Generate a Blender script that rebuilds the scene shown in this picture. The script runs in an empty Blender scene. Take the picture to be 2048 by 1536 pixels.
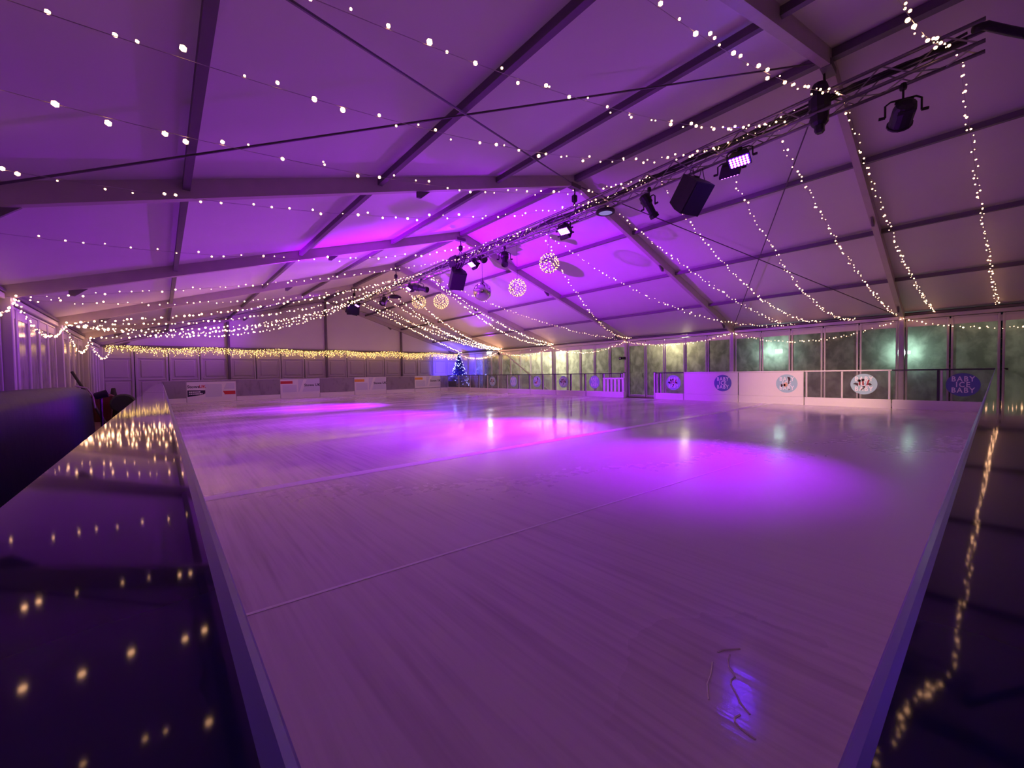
import bpy, bmesh, math, random
from mathutils import Vector, Matrix
random.seed(7)
PI = math.pi
SC = bpy.context.scene
COL = SC.collection

# ------------------------------------------------------------------ camera
cam_data = bpy.data.cameras.new('camera')
cam_data.sensor_width = 36.0
cam_data.lens = 804.45 * 36.0 / 2048.0
cam_data.clip_start = 0.005
cam_data.clip_end = 300
camera = bpy.data.objects.new('camera', cam_data)
RT = Vector((0.7532367, -0.65753665, -0.01673382))
UP = Vector((0.03066876, 0.0096963, 0.99948257))
FW = Vector((0.65703417, 0.75336016, -0.02746944))
CAM = Vector((-7.80956, -0.98820, 1.17))
camera.matrix_world = Matrix(((RT.x, UP.x, -FW.x, CAM.x), (RT.y, UP.y, -FW.y, CAM.y), (RT.z, UP.z, -FW.z, CAM.z), (0, 0, 0, 1)))
COL.objects.link(camera)
SC.camera = camera

# ------------------------------------------------------------------ world, exposure
world = bpy.data.worlds.new('night')
SC.world = world
world.use_nodes = True
world.node_tree.nodes['Background'].inputs[0].default_value = (0.10, 0.12, 0.16, 1)
world.node_tree.nodes['Background'].inputs[1].default_value = 0.03
SC.view_settings.view_transform = 'Standard'
SC.view_settings.look = 'None'
SC.view_settings.exposure = 0.0
SC.view_settings.gamma = 1.0
SC.view_settings.use_curve_mapping = False
SC.cycles.sample_clamp_indirect = 4.0
SC.cycles.max_bounces = 6
SC.cycles.transparent_max_bounces = 16

# light levels
BULB = 12.5            # radiance of the warm fairy bulbs
BEAM_W = 900.0         # violet beam of one flood head
SPILL_W = 110.0        # violet wide spill of one flood head
VIOLET = (0.37, 0.0, 1.0)


def add_light(kind, name, loc, power, color, parent=None, **kw):
    ld = bpy.data.lights.new(name, kind)
    ld.energy = power
    ld.color = color
    for k, v in kw.items():
        if k != 'aim':
            setattr(ld, k, v)
    o = bpy.data.objects.new(name, ld)
    o.location = loc
    if 'aim' in kw:
        d = Vector(kw['aim']) - Vector(loc)
        o.rotation_euler = d.to_track_quat('-Z', 'Y').to_euler()
    COL.objects.link(o)
    if parent:
        o.parent = parent
        o.matrix_parent_inverse = Matrix.Translation(parent.location).inverted()
    return o


# ------------------------------------------------------------------ materials
MATS = {}


def mat(name, color, rough=0.5, metal=0.0, emit=None, strength=0.0, coat=0.0, spec=0.5, bump=0.0, bscale=30.0, vary=0.0):
    m = bpy.data.materials.new(name)
    m.use_nodes = True
    nt = m.node_tree
    b = nt.nodes['Principled BSDF']
    b.inputs['Base Color'].default_value = (*color, 1)
    b.inputs['Roughness'].default_value = rough
    b.inputs['Metallic'].default_value = metal
    b.inputs['Specular IOR Level'].default_value = spec
    if coat:
        b.inputs['Coat Weight'].default_value = coat
        b.inputs['Coat Roughness'].default_value = 0.08
    if emit:
        b.inputs['Emission Color'].default_value = (*emit, 1)
        b.inputs['Emission Strength'].default_value = strength
    if bump or vary:
        tc = nt.nodes.new('ShaderNodeTexCoord')
        n = nt.nodes.new('ShaderNodeTexNoise')
        n.inputs['Scale'].default_value = bscale
        n.inputs['Detail'].default_value = 4
        nt.links.new(tc.outputs['Object'], n.inputs['Vector'])
        if bump:
            bp = nt.nodes.new('ShaderNodeBump')
            bp.inputs['Strength'].default_value = bump
            bp.inputs['Distance'].default_value = 0.02
            nt.links.new(n.outputs['Fac'], bp.inputs['Height'])
            nt.links.new(bp.outputs['Normal'], b.inputs['Normal'])
        if vary:
            mx = nt.nodes.new('ShaderNodeMix')
            mx.data_type = 'RGBA'
            mx.inputs[6].default_value = (*[c * (1 - vary) for c in color], 1)
            mx.inputs[7].default_value = (*[min(1, c * (1 + vary)) for c in color], 1)
            nt.links.new(n.outputs['Fac'], mx.inputs[0])
            nt.links.new(mx.outputs[2], b.inputs['Base Color'])
    MATS[name] = m
    return m


def emis(name, color, strength):
    m = bpy.data.materials.new(name)
    m.use_nodes = True
    nt = m.node_tree
    nt.nodes.clear()
    e = nt.nodes.new('ShaderNodeEmission')
    e.inputs[0].default_value = (*color, 1)
    e.inputs[1].default_value = strength
    o = nt.nodes.new('ShaderNodeOutputMaterial')
    nt.links.new(e.outputs[0], o.inputs[0])
    MATS[name] = m
    return m


def ice_material():
    m = bpy.data.materials.new('ice')
    m.use_nodes = True
    nt = m.node_tree
    N, Lk = nt.nodes, nt.links
    b = N['Principled BSDF']
    tc = N.new('ShaderNodeTexCoord')

    def noise(scale, detail=4, vec=None, mscale=None, rot=None):
        n = N.new('ShaderNodeTexNoise')
        n.inputs['Scale'].default_value = scale
        n.inputs['Detail'].default_value = detail
        if mscale:
            mp = N.new('ShaderNodeMapping')
            mp.inputs['Scale'].default_value = mscale
            if rot:
                mp.inputs['Rotation'].default_value = rot
            Lk.new(tc.outputs['Object'], mp.inputs['Vector'])
            Lk.new(mp.outputs[0], n.inputs['Vector'])
        else:
            Lk.new(tc.outputs['Object'], n.inputs['Vector'])
        return n.outputs['Fac']

    def ramp(src, a, b_, lo=0.0, hi=1.0):
        r = N.new('ShaderNodeMapRange')
        r.inputs[1].default_value = a
        r.inputs[2].default_value = b_
        r.inputs[3].default_value = lo
        r.inputs[4].default_value = hi
        Lk.new(src, r.inputs[0])
        return r.outputs[0]

    def math2(op, a, b_):
        q = N.new('ShaderNodeMath')
        q.operation = op
        for i, v in enumerate((a, b_)):
            if isinstance(v, (int, float)):
                q.inputs[i].default_value = v
            else:
                Lk.new(v, q.inputs[i])
        return q.outputs[0]
    # blade / resurfacer scrape marks: long thin streaks
    st = noise(1.0, 3, mscale=(26.0, 0.9, 1.0), rot=(0, 0, math.radians(6)))
    st2 = noise(1.0, 4, mscale=(11.0, 0.5, 1.0), rot=(0, 0, math.radians(7)))
    big = noise(0.45, 3)
    fine = noise(9.0, 2)
    near = noise(0.16, 2)
    sep0 = N.new('ShaderNodeSeparateXYZ')
    Lk.new(tc.outputs['Object'], sep0.inputs[0])
    fade = ramp(math2('ADD', sep0.outputs[0], math2('MULTIPLY', math2('SUBTRACT', big, 0.5), 2.0)), -4.4, -6.0)
    sm = math2('MULTIPLY', math2('MULTIPLY', ramp(st, 0.44, 0.68), ramp(big, 0.3, 0.6)), fade)
    mx = N.new('ShaderNodeMix')
    mx.data_type = 'RGBA'
    mx.inputs[6].default_value = (0.70, 0.66, 0.66, 1)
    mx.inputs[7].default_value = (0.55, 0.505, 0.51, 1)
    Lk.new(sm, mx.inputs[0])
    mx2 = N.new('ShaderNodeMix')
    mx2.data_type = 'RGBA'
    mx2.blend_type = 'MULTIPLY'
    mx2.inputs[7].default_value = (0.86, 0.84, 0.86, 1)
    Lk.new(math2('MULTIPLY', ramp(st2, 0.5, 0.7), fade), mx2.inputs[0])
    Lk.new(mx.outputs[2], mx2.inputs[6])
    Lk.new(mx2.outputs[2], b.inputs['Base Color'])
    # wet film: smoother in puddles
    sep = N.new('ShaderNodeSeparateXYZ')
    Lk.new(tc.outputs['Object'], sep.inputs[0])
    yy = math2('ADD', sep.outputs[1], math2('MULTIPLY', math2('SUBTRACT', near, 0.5), 5.0))
    wet = ramp(math2('ADD', yy, math2('MULTIPLY', math2('ADD', sep.outputs[0], 7.5), 0.55)), 2.5, 6.5)   # freshly flooded far half
    patch = ramp(noise(0.9, 5, mscale=(0.5, 1.4, 1.0)), 0.38, 0.58)
    wet = math2('MULTIPLY', wet, math2('ADD', 0.62, math2('MULTIPLY', patch, 0.38)))
    # a standing puddle near the camera
    dx = math2('MULTIPLY', math2('ADD', sep.outputs[0], 6.27), 1.6)
    dy = math2('MULTIPLY', math2('ADD', sep.outputs[1], 0.46), 2.0)
    dd = math2('SQRT', math2('ADD', math2('MULTIPLY', dx, dx), math2('MULTIPLY', dy, dy)), 0)
    pud = ramp(math2('ADD', dd, math2('MULTIPLY', noise(6.0, 4), 0.35)), 1.25, 0.75)
    wetter = math2('MAXIMUM', wet, math2('MULTIPLY', pud, 0.85))
    rgh = math2('SUBTRACT', math2('ADD', 0.36, math2('MULTIPLY', ramp(fine, 0.3, 0.7), 0.05)), math2('MULTIPLY', wetter, 0.30))
    Lk.new(rgh, b.inputs['Roughness'])
    b.inputs['IOR'].default_value = 1.33
    b.inputs['Specular IOR Level'].default_value = 0.62
    bp = N.new('ShaderNodeBump')
    bp.inputs['Strength'].default_value = 0.10
    bp.inputs['Distance'].default_value = 0.02
    Lk.new(math2('ADD', math2('MULTIPLY', math2('MULTIPLY', st, 0.7), fade), math2('MULTIPLY', noise(3.0, 2), 0.5)), bp.inputs['Height'])
    Lk.new(bp.outputs['Normal'], b.inputs['Normal'])
    MATS['ice'] = m


def sheet_material(name, color, milky, tint, rough=0.12, nscale=(2.5, 2.5, 1.0), lo=0.35, hi=0.65, gloss=0.12, back=0.8):
    """plastic window sheet: clear areas, condensation that scatters light, a shiny skin"""
    m = bpy.data.materials.new(name)
    m.use_nodes = True
    nt = m.node_tree
    N, Lk = nt.nodes, nt.links
    N.clear()
    out = N.new('ShaderNodeOutputMaterial')
    tc = N.new('ShaderNodeTexCoord')
    oi = N.new('ShaderNodeObjectInfo')
    mp = N.new('ShaderNodeMapping')
    mp.inputs['Scale'].default_value = nscale
    ad = N.new('ShaderNodeVectorMath')
    ad.operation = 'ADD'
    Lk.new(tc.outputs['Object'], ad.inputs[0])
    Lk.new(oi.outputs['Location'], ad.inputs[1])
    Lk.new(ad.outputs[0], mp.inputs[0])
    n = N.new('ShaderNodeTexNoise')
    n.inputs['Scale'].default_value = 1.6
    n.inputs['Detail'].default_value = 6
    n.inputs['Distortion'].default_value = 0.35
    Lk.new(mp.outputs[0], n.inputs['Vector'])
    mr = N.new('ShaderNodeMapRange')
    mr.inputs[1].default_value = lo
    mr.inputs[2].default_value = hi
    mr.inputs[3].default_value = milky * 0.55
    mr.inputs[4].default_value = milky
    Lk.new(n.outputs['Fac'], mr.inputs[0])
    tr = N.new('ShaderNodeBsdfTransparent')
    tr.inputs[0].default_value = (*tint, 1)
    df = N.new('ShaderNodeBsdfDiffuse')
    df.inputs[0].default_value = (*color, 1)
    tl = N.new('ShaderNodeBsdfTranslucent')
    tl.inputs[0].default_value = (*color, 1)
    m1 = N.new('ShaderNodeMixShader')
    m1.inputs[0].default_value = back
    Lk.new(df.outputs[0], m1.inputs[1])
    Lk.new(tl.outputs[0], m1.inputs[2])
    m2 = N.new('ShaderNodeMixShader')
    Lk.new(mr.outputs[0], m2.inputs[0])
    Lk.new(tr.outputs[0], m2.inputs[1])
    Lk.new(m1.outputs[0], m2.inputs[2])
    gl = N.new('ShaderNodeBsdfGlossy')
    gl.inputs['Roughness'].default_value = rough
    bp = N.new('ShaderNodeBump')
    bp.inputs['Strength'].default_value = 0.12
    bp.inputs['Distance'].default_value = 0.02
    Lk.new(n.outputs['Fac'], bp.inputs['Height'])
    Lk.new(bp.outputs['Normal'], gl.inputs['Normal'])
    fr = N.new('ShaderNodeFresnel')
    fr.inputs[0].default_value = 1.45
    sc = N.new('ShaderNodeMath')
    sc.operation = 'MULTIPLY'
    sc.inputs[1].default_value = gloss / 0.12
    Lk.new(fr.outputs[0], sc.inputs[0])
    m3 = N.new('ShaderNodeMixShader')
    Lk.new(sc.outputs[0], m3.inputs[0])
    Lk.new(m2.outputs[0], m3.inputs[1])
    Lk.new(gl.outputs[0], m3.inputs[2])
    Lk.new(m3.outputs[0], out.inputs[0])
    MATS[name] = m
    return m


ice_material()
mat('roof_fabric', (0.66, 0.62, 0.62), 0.55, bump=0.12, bscale=1.5, vary=0.04)
mat('gable_fabric', (0.70, 0.66, 0.66), 0.6, bump=0.1, bscale=1.2, vary=0.04)
mat('aluminium', (0.46, 0.41, 0.38), 0.5, 0.1, vary=0.1, bscale=6)
mat('purlin_metal', (0.13, 0.11, 0.12), 0.55, 0.1)
mat('post_metal', (0.55, 0.52, 0.52), 0.4, 0.25)
mat('white_frame', (0.62, 0.60, 0.60), 0.4)
mat('gap_black', (0.03, 0.028, 0.03), 0.6)
mat('cable_black', (0.012, 0.010, 0.014), 0.6)
mat('steel_cable', (0.10, 0.08, 0.10), 0.5, 0.4)
mat('truss_metal', (0.26, 0.24, 0.26), 0.35, 0.85)
mat('fixture_black', (0.010, 0.010, 0.011), 0.55)
mat('grille_black', (0.006, 0.006, 0.007), 0.85, bump=0.4, bscale=120)
mat('navy_top', (0.012, 0.010, 0.075), 0.045, spec=0.2, vary=0.2, bscale=9)
mat('edge_sheen', (0.07, 0.07, 0.40), 0.35)  # reflection on the bevel put into its base colour
mat('board_white', (0.80, 0.78, 0.77), 0.32, vary=0.03, bscale=3)
mat('panel_white', (0.46, 0.42, 0.43), 0.4, vary=0.04, bscale=3)
mat('rail_dark', (0.05, 0.04, 0.07), 0.4)
mat('floor_red', (0.10, 0.045, 0.035), 0.8, bump=0.2, bscale=40, vary=0.3)
mat('plank_dark', (0.05, 0.035, 0.03), 0.8, vary=0.3)
mat('ice_paint', (0.95, 0.94, 0.95), 0.35, vary=0.08, bscale=8)
mat('banner_white', (0.78, 0.77, 0.80), 0.5)
mat('banner_pale', (0.62, 0.62, 0.74), 0.5)
mat('banner_navy', (0.015, 0.012, 0.05), 0.5)
mat('banner_red', (0.55, 0.03, 0.03), 0.5)
mat('banner_orange', (0.75, 0.36, 0.05), 0.5)
mat('disc_teal', (0.36, 0.60, 0.66), 0.45)
mat('disc_blue', (0.12, 0.17, 0.40), 0.45)
mat('letter_white', (0.88, 0.88, 0.90), 0.5)
mat('figure_dark', (0.045, 0.02, 0.025), 0.6)
mat('figure_red', (0.30, 0.02, 0.03), 0.6)
mat('figure_skin', (0.70, 0.40, 0.28), 0.6)
mat('tarp_blue', (0.002, 0.003, 0.035), 0.5, spec=0.2, bump=0.3, bscale=4)
mat('rope_pale', (0.5, 0.45, 0.4), 0.8)
mat('dark_green', (0.02, 0.03, 0.025), 0.7)
mat('red_plastic', (0.10, 0.015, 0.01), 0.5)
mat('rubber', (0.015, 0.014, 0.014), 0.7)
mat('white_plastic', (0.80, 0.78, 0.80), 0.4)
mat('mirror', (0.86, 0.84, 0.88), 0.07, 1.0)
mat('tree_needles', (0.03, 0.05, 0.26), 0.7)  # blue light on the tree put into the needle colour
mat('bark', (0.06, 0.035, 0.02), 0.8)
mat('wire_clear', (0.34, 0.30, 0.30), 0.3)
mat('wire_green', (0.03, 0.025, 0.02), 0.6)
mat('grass_dark', (0.035, 0.06, 0.02), 0.9, bump=0.5, bscale=14, vary=0.5)
mat('hedge_leaf', (0.08, 0.11, 0.03), 0.8, vary=0.5, bscale=3)
mat('lens_glass', (0.35, 0.32, 0.45), 0.15, 0.3)
sheet_material('fogged_pane', (0.72, 0.76, 0.68), 0.85, (0.86, 0.92, 0.86), gloss=0.06, rough=0.06, nscale=(2.0, 2.0, 1.5), lo=0.40, hi=0.64)
sheet_material('milky_pane', (0.74, 0.70, 0.70), 0.97, (0.8, 0.8, 0.8), gloss=0.16, rough=0.14, back=0.25)
sheet_material('white_pane', (0.78, 0.76, 0.78), 1.0, (0.8, 0.8, 0.8), lo=0.0, hi=0.1, gloss=0.1, rough=0.25, back=0.1)
sheet_material('clear_board', (0.50, 0.48, 0.50), 0.10, (0.93, 0.93, 0.94), gloss=0.08, rough=0.06, back=0.3)
sheet_material('hazy_board', (0.44, 0.41, 0.45), 0.80, (0.85, 0.85, 0.88), lo=0.2, hi=0.5, gloss=0.10, rough=0.08, back=0.3)
emis('warm_bulb', (1.0, 0.50, 0.26), BULB)
emis('warm_bulb_far', (1.0, 0.50, 0.26), BULB * 1.7)
emis('gold_bulb', (1.0, 0.58, 0.17), 4.5)
emis('ball_bulb', (1.0, 0.60, 0.24), BULB * 0.22)
emis('cold_bulb', (0.26, 0.30, 1.0), 22.0)
emis('led_violet', (0.11, 0.008, 1.0), 150.0)
emis('led_white', (0.26, 0.04, 1.0), 70.0)
emis('lavender_face', (0.30, 0.22, 0.62), 0.9)
emis('bulkhead_white', (0.85, 0.95, 1.0), 30.0)
emis('lamp_warm', (1.0, 0.86, 0.50), 2.5)
emis('lamp_cold', (0.62, 1.0, 0.85), 9.0)


# ------------------------------------------------------------------ mesh helpers
class MB:
    def __init__(self):
        self.v, self.f, self.mi = [], [], []

    def add(self, vs, fs, mi=0):
        b = len(self.v)
        self.v += [tuple(v) for v in vs]
        self.f += [tuple(i + b for i in f) for f in fs]
        self.mi += [mi] * len(fs)

    def box(self, c, s, M=None, mi=0):
        x, y, z = s[0] / 2, s[1] / 2, s[2] / 2
        vs = [Vector((sx * x, sy * y, sz * z)) for sx in (-1, 1) for sy in (-1, 1) for sz in (-1, 1)]
        if M:
            vs = [M @ v for v in vs]
        c = Vector(c)
        self.add([v + c for v in vs], [(0, 1, 3, 2), (4, 6, 7, 5), (0, 4, 5, 1), (2, 3, 7, 6), (0, 2, 6, 4), (1, 5, 7, 3)], mi)

    def bbox(self, c, s, b=0.01, M=None, mi=0):
        """box with chamfered edges"""
        x, y, z = [max(q / 2, b * 1.05) for q in s]
        pts = []
        idx = {}
        for sx in (-1, 1):
            for sy in (-1, 1):
                for sz in (-1, 1):
                    for ax in range(3):
                        p = [sx * x, sy * y, sz * z]
                        for k in range(3):
                            if k != ax:
                                p[k] -= (sx, sy, sz)[k] * b
                        idx[(sx, sy, sz, ax)] = len(pts)
                        pts.append(Vector(p))
        fs = []
        S = (-1, 1)
        for ax in range(3):
            o = [k for k in range(3) if k != ax]
            for s_ in S:
                q = []
                for a, c_ in ((-1, -1), (1, -1), (1, 1), (-1, 1)):
                    k = [0, 0, 0]
                    k[ax] = s_
                    k[o[0]] = a
                    k[o[1]] = c_
                    q.append(idx[(*k, ax)])
                fs.append(tuple(q))
            for a in S:
                for c_ in S:
                    k1 = [0, 0, 0]
                    k1[o[0]] = a
                    k1[o[1]] = c_
                    q = []
                    for s_, axx in ((-1, o[0]), (1, o[0]), (1, o[1]), (-1, o[1])):
                        k = list(k1)
                        k[ax] = s_
                        q.append(idx[(*k, axx)])
                    fs.append(tuple(q))
        for sx in S:
            for sy in S:
                for sz in S:
                    fs.append(tuple(idx[(sx, sy, sz, a)] for a in range(3)))
        if M:
            pts = [M @ p for p in pts]
        c = Vector(c)
        self.add([p + c for p in pts], fs, mi)

    def bar(self, a, b, w, h=None, up=(0, 0, 1), mi=0):
        """rectangular bar from a to b, w across, h along up"""
        h = h or w
        a, b = Vector(a), Vector(b)
        d = (b - a).normalized()
        u = Vector(up)
        u = u - d * u.dot(d)
        if u.length < 1e-5:
            u = Vector((1, 0, 0)) - d * d.x
        u.normalize()
        s = d.cross(u)
        vs = [p + s * (sx * w / 2) + u * (su * h / 2) for p in (a, b) for sx, su in ((-1, -1), (1, -1), (1, 1), (-1, 1))]
        self.add(vs, [(0, 1, 2, 3), (7, 6, 5, 4), (0, 4, 5, 1), (1, 5, 6, 2), (2, 6, 7, 3), (3, 7, 4, 0)], mi)

    def tube(self, pts, r, n=6, mi=0, close=False):
        pts = [Vector(p) for p in pts]
        rings = []
        prev = None
        m = len(pts)
        for i, p in enumerate(pts):
            if close:
                d = pts[(i + 1) % m] - pts[i - 1]
            else:
                d = pts[min(i + 1, m - 1)] - pts[max(i - 1, 0)]
            d.normalize()
            if prev is None:
                u = Vector((0, 0, 1)) if abs(d.z) < 0.9 else Vector((1, 0, 0))
            else:
                u = prev
            u = (u - d * u.dot(d)).normalized()
            prev = u
            s = d.cross(u)
            rr = r[i] if isinstance(r, (list, tuple)) else r
            rings.append([p + (u * math.cos(2 * PI * k / n) + s * math.sin(2 * PI * k / n)) * rr for k in range(n)])
        vs = [q for g in rings for q in g]
        fs = []
        for i in range(m if close else m - 1):
            j = (i + 1) % m
            for k in range(n):
                fs.append((i * n + k, j * n + k, j * n + (k + 1) % n, i * n + (k + 1) % n))
        if not close:
            fs.append(tuple(range(n - 1, -1, -1)))
            fs.append(tuple((m - 1) * n + k for k in range(n)))
        self.add(vs, fs, mi)

    def lathe(self, prof, n=16, M=None, mi=0, caps=True):
        """prof: list of (r, z)"""
        vs = [Vector((r * math.cos(2 * PI * k / n), r * math.sin(2 * PI * k / n), z)) for r, z in prof for k in range(n)]
        if M:
            vs = [M @ v for v in vs]
        fs = []
        for i in range(len(prof) - 1):
            for k in range(n):
                fs.append((i * n + k, i * n + (k + 1) % n, (i + 1) * n + (k + 1) % n, (i + 1) * n + k))
        if caps:
            fs.append(tuple(range(n - 1, -1, -1)))
            fs.append(tuple((len(prof) - 1) * n + k for k in range(n)))
        self.add(vs, fs, mi)

    def quad(self, a, b, c, d, mi=0):
        self.add([a, b, c, d], [(0, 1, 2, 3)], mi)

    def ico(self, c, r, mi=0):
        c = Vector(c)
        self.add([c + Vector(v) * r for v in ICO_V], ICO_F, mi)

    def slab(self, poly, t, M, mi=0):
        """flat outline (x, y) pulled to thickness t along local z, placed by M"""
        n = len(poly)
        vs = [M @ Vector((x, y, 0)) for x, y in poly] + [M @ Vector((x, y, t)) for x, y in poly]
        fs = [tuple(range(n - 1, -1, -1)), tuple(range(n, 2 * n))]
        fs += [(i, (i + 1) % n, n + (i + 1) % n, n + i) for i in range(n)]
        self.add(vs, fs, mi)

    def mesh(self, name, mats, smooth=False):
        me = bpy.data.meshes.new(name)
        me.from_pydata([tuple(v) for v in self.v], [], self.f)
        for m in (mats if isinstance(mats, (list, tuple)) else [mats]):
            me.materials.append(MATS[m])
        me.polygons.foreach_set('material_index', self.mi)
        if smooth:
            me.polygons.foreach_set('use_smooth', [True] * len(me.polygons))
        me.validate()
        bm = bmesh.new()
        bm.from_mesh(me)
        bmesh.ops.recalc_face_normals(bm, faces=bm.faces)
        bm.to_mesh(me)
        bm.free()
        me.update()
        return me

    def build(self, name, mats, parent=None, smooth=False, **tags):
        return link(name, self.mesh(name, mats, smooth), parent, **tags)


_b = bmesh.new()
bmesh.ops.create_icosphere(_b, subdivisions=1, radius=1)
ICO_V = [tuple(v.co) for v in _b.verts]
ICO_F = [tuple(v.index for v in f.verts) for f in _b.faces]
_b.free()


def link(name, data, parent=None, label=None, cat=None, group=None, kind=None, loc=None):
    o = bpy.data.objects.new(name, data)
    COL.objects.link(o)
    if loc is not None:
        o.location = loc
    if parent:
        o.parent = parent
        # geometry is written in world coordinates: cancel the parent's offsets
        off = Vector((0, 0, 0))
        q = parent
        while q:
            off += q.location
            q = q.parent
        o.location = (Vector(loc) if loc is not None else Vector((0, 0, 0))) - off
    tag(o, label, cat, group, kind)
    return o


def tag(o, label=None, cat=None, group=None, kind=None):
    if label:
        o['label'] = label
    if cat:
        o['category'] = cat
    if group:
        o['group'] = group
    if kind:
        o['kind'] = kind
    return o


def thing(name, label, cat, loc, group=None):
    return link(name, None, None, label, cat, group, None, loc)


def struct(name, label, loc=(0, 0, 0), cat=None):
    return link(name, None, None, label, cat, None, 'structure', loc)


def text_mesh(body, size, spacing=1.0):
    cu = bpy.data.curves.new('lettering', 'FONT')
    cu.body = body
    cu.size = size
    cu.align_x = 'CENTER'
    cu.align_y = 'CENTER'
    cu.space_character = spacing
    cu.extrude = 0.002
    cu.offset = size * 0.022
    cu.resolution_u = 2
    ob = bpy.data.objects.new('lettering', cu)
    COL.objects.link(ob)
    bpy.context.view_layer.update()
    me = bpy.data.meshes.new_from_object(ob.evaluated_get(bpy.context.evaluated_depsgraph_get()))
    bpy.data.objects.remove(ob)
    return me


def put_text(body, size, M, m, parent, name='lettering', sx=1.0):
    me = text_mesh(body, size, 1.25 if sx < 0.9 else 1.0)
    me.transform(M @ Matrix.Diagonal((sx, 1, 1, 1)))
    me.materials.clear()
    me.materials.append(MATS[m])
    return link(name, me, parent)


# ------------------------------------------------------------------ layout numbers
YA = 0.509                         # first portal frame seen on the right
FR = [YA + 5 * k for k in range(-1, 6)]
W, ZE, ZA = 10.0, 2.80, 5.925      # half width, eave, apex
ZF = -0.13                         # tent floor; ice is z = 0
ZB = 1.089                         # top of the rink boards
XR, YN, YF, XL = 7.535, -0.97, 23.59, -7.792


def roof_z(x):
    return ZA + (ZE - ZA) * abs(x) / W


def wall_M(x, y, z):
    """local x runs to -y, local y up, local z towards -x: a sign on the right boards facing the ice"""
    return Matrix(((0, 0, -1, x), (-1, 0, 0, y), (0, 1, 0, z), (0, 0, 0, 1)))


def far_M(x, y, z):
    """local x to +x, local y up, local z to -y: a sign on the far boards"""
    return Matrix(((1, 0, 0, x), (0, 0, -1, y), (0, 1, 0, z), (0, 0, 0, 1)))


# ------------------------------------------------------------------ floor and ice
floor = struct('floor', 'tent floor with the wet ice sheet and red brown walkways')
m = MB()
m.box((0, 10.5, ZF - 0.05), (20.2, 31, 0.1))
m.build('walkway', 'floor_red', floor)
m = MB()
m.box(((XL + XR) / 2, (YF - 1.6) / 2, -0.06), (XR - XL + 0.1, YF + 1.6, 0.12))
m.build('ice_sheet', 'ice', floor, label='wet white ice with scrape marks')
m = MB()
m.quad((-7.75, 3.80, 0.002), (7.5, 3.35, 0.002), (7.5, 3.53, 0.002), (-7.75, 3.98, 0.002))
m.build('painted_line', 'ice_paint', floor, label='pale line across the ice')
m = MB()
m.quad((-7.75, 1.36, 0.002), (-2.0, 0.86, 0.002), (-2.0, 0.875, 0.002), (-7.75, 1.385, 0.002))
m.build('painted_line', 'ice_paint', floor)
# dark frozen slush ridges where the film of water stands
rid = [[(-6.088, -0.345), (-6.13, -0.352), (-6.165, -0.37), (-6.185, -0.392), (-6.202, -0.405), (-6.23, -0.402), (-6.252, -0.409), (-6.285, -0.44), (-6.313, -0.461), (-6.343, -0.503)],
       [(-6.368, -0.481), (-6.395, -0.474), (-6.412, -0.481), (-6.423, -0.50), (-6.428, -0.517), (-6.431, -0.549)],
       [(-6.184, -0.315), (-6.25, -0.338), (-6.316, -0.351), (-6.382, -0.384)],
       [(-6.11, -0.304), (-6.08, -0.313), (-6.064, -0.326), (-6.02, -0.359)]]
m = MB()
for L in rid:
    m.tube([(x, y, 0.001) for x, y in L], 0.0035, 5)
m.build('slush_ridge', 'ice', floor, kind='stuff')

# ------------------------------------------------------------------ roof
ceiling = struct('ceiling', 'white tent roof on dark metal rafters and purlins')
for i in range(6):
    y0, y1 = FR[i], FR[i + 1]
    for s in (-1, 1):
        m = MB()
        n = 4
        for a in range(n):
            xa, xb = s * W * a / n, s * W * (a + 1) / n
            m.quad((xa, y0, roof_z(xa) + 0.06), (xa, y1, roof_z(xa) + 0.06), (xb, y1, roof_z(xb) + 0.06), (xb, y0, roof_z(xb) + 0.06))
        m.build('roof_panel', 'roof_fabric', ceiling)
for k, y in enumerate(FR):
    for s in (-1, 1):
        m = MB()
        m.bar((0, y, ZA - 0.06), (s * (W + 0.02), y, ZE - 0.06), 0.11, 0.24)
        r = m.build('rafter', 'aluminium', ceiling)
        for t in (0.90, 0.42):
            x = s * W * t
            m = MB()
            M = Matrix(((s, 0, 0), (0, 1, 0), (0, 0, 1)))
            m.add([M @ Vector(v) + Vector((x, y, roof_z(x) - 0.18)) for v in
                   ((-0.16, -0.02, 0.03), (0.10, -0.02, -0.03), (0.10, -0.02, -0.13), (0.02, -0.02, -0.13),
                    (-0.16, 0.02, 0.03), (0.10, 0.02, -0.03), (0.10, 0.02, -0.13), (0.02, 0.02, -0.13))],
                  [(0, 1, 2, 3), (7, 6, 5, 4), (0, 4, 5, 1), (1, 5, 6, 2), (2, 6, 7, 3), (3, 7, 4, 0)])
            m.build('bracket', 'purlin_metal', r)
    m = MB()
    m.box((0, y, ZA - 0.20), (0.34, 0.14, 0.10))
    m.build('apex_plate', 'purlin_metal', ceiling)
for i in range(6):
    y0, y1 = FR[i], FR[i + 1]
    for x in (-7.5, -5.0, -2.5, 0, 2.5, 5.0, 7.5):
        m = MB()
        m.bar((x, y0 + 0.05, roof_z(x) - 0.03), (x, y1 - 0.05, roof_z(x) - 0.03), 0.075 if x else 0.13, 0.10 if x else 0.13)
        m.build('purlin' if x else 'ridge_beam', 'purlin_metal', ceiling)
for s in (-1, 1):
    for a, b in ((1, 2), (2, 1), (5, 6), (6, 5)):
        m = MB()
        m.tube([(0.1 * s, FR[a], ZA - 0.14), (s * 9.85, FR[b], ZE - 0.08)], 0.013, 5)
        m.build('bracing_cable', 'steel_cable', ceiling)

# ------------------------------------------------------------------ side walls: posts, beams, windows
win_n = [0]


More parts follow.
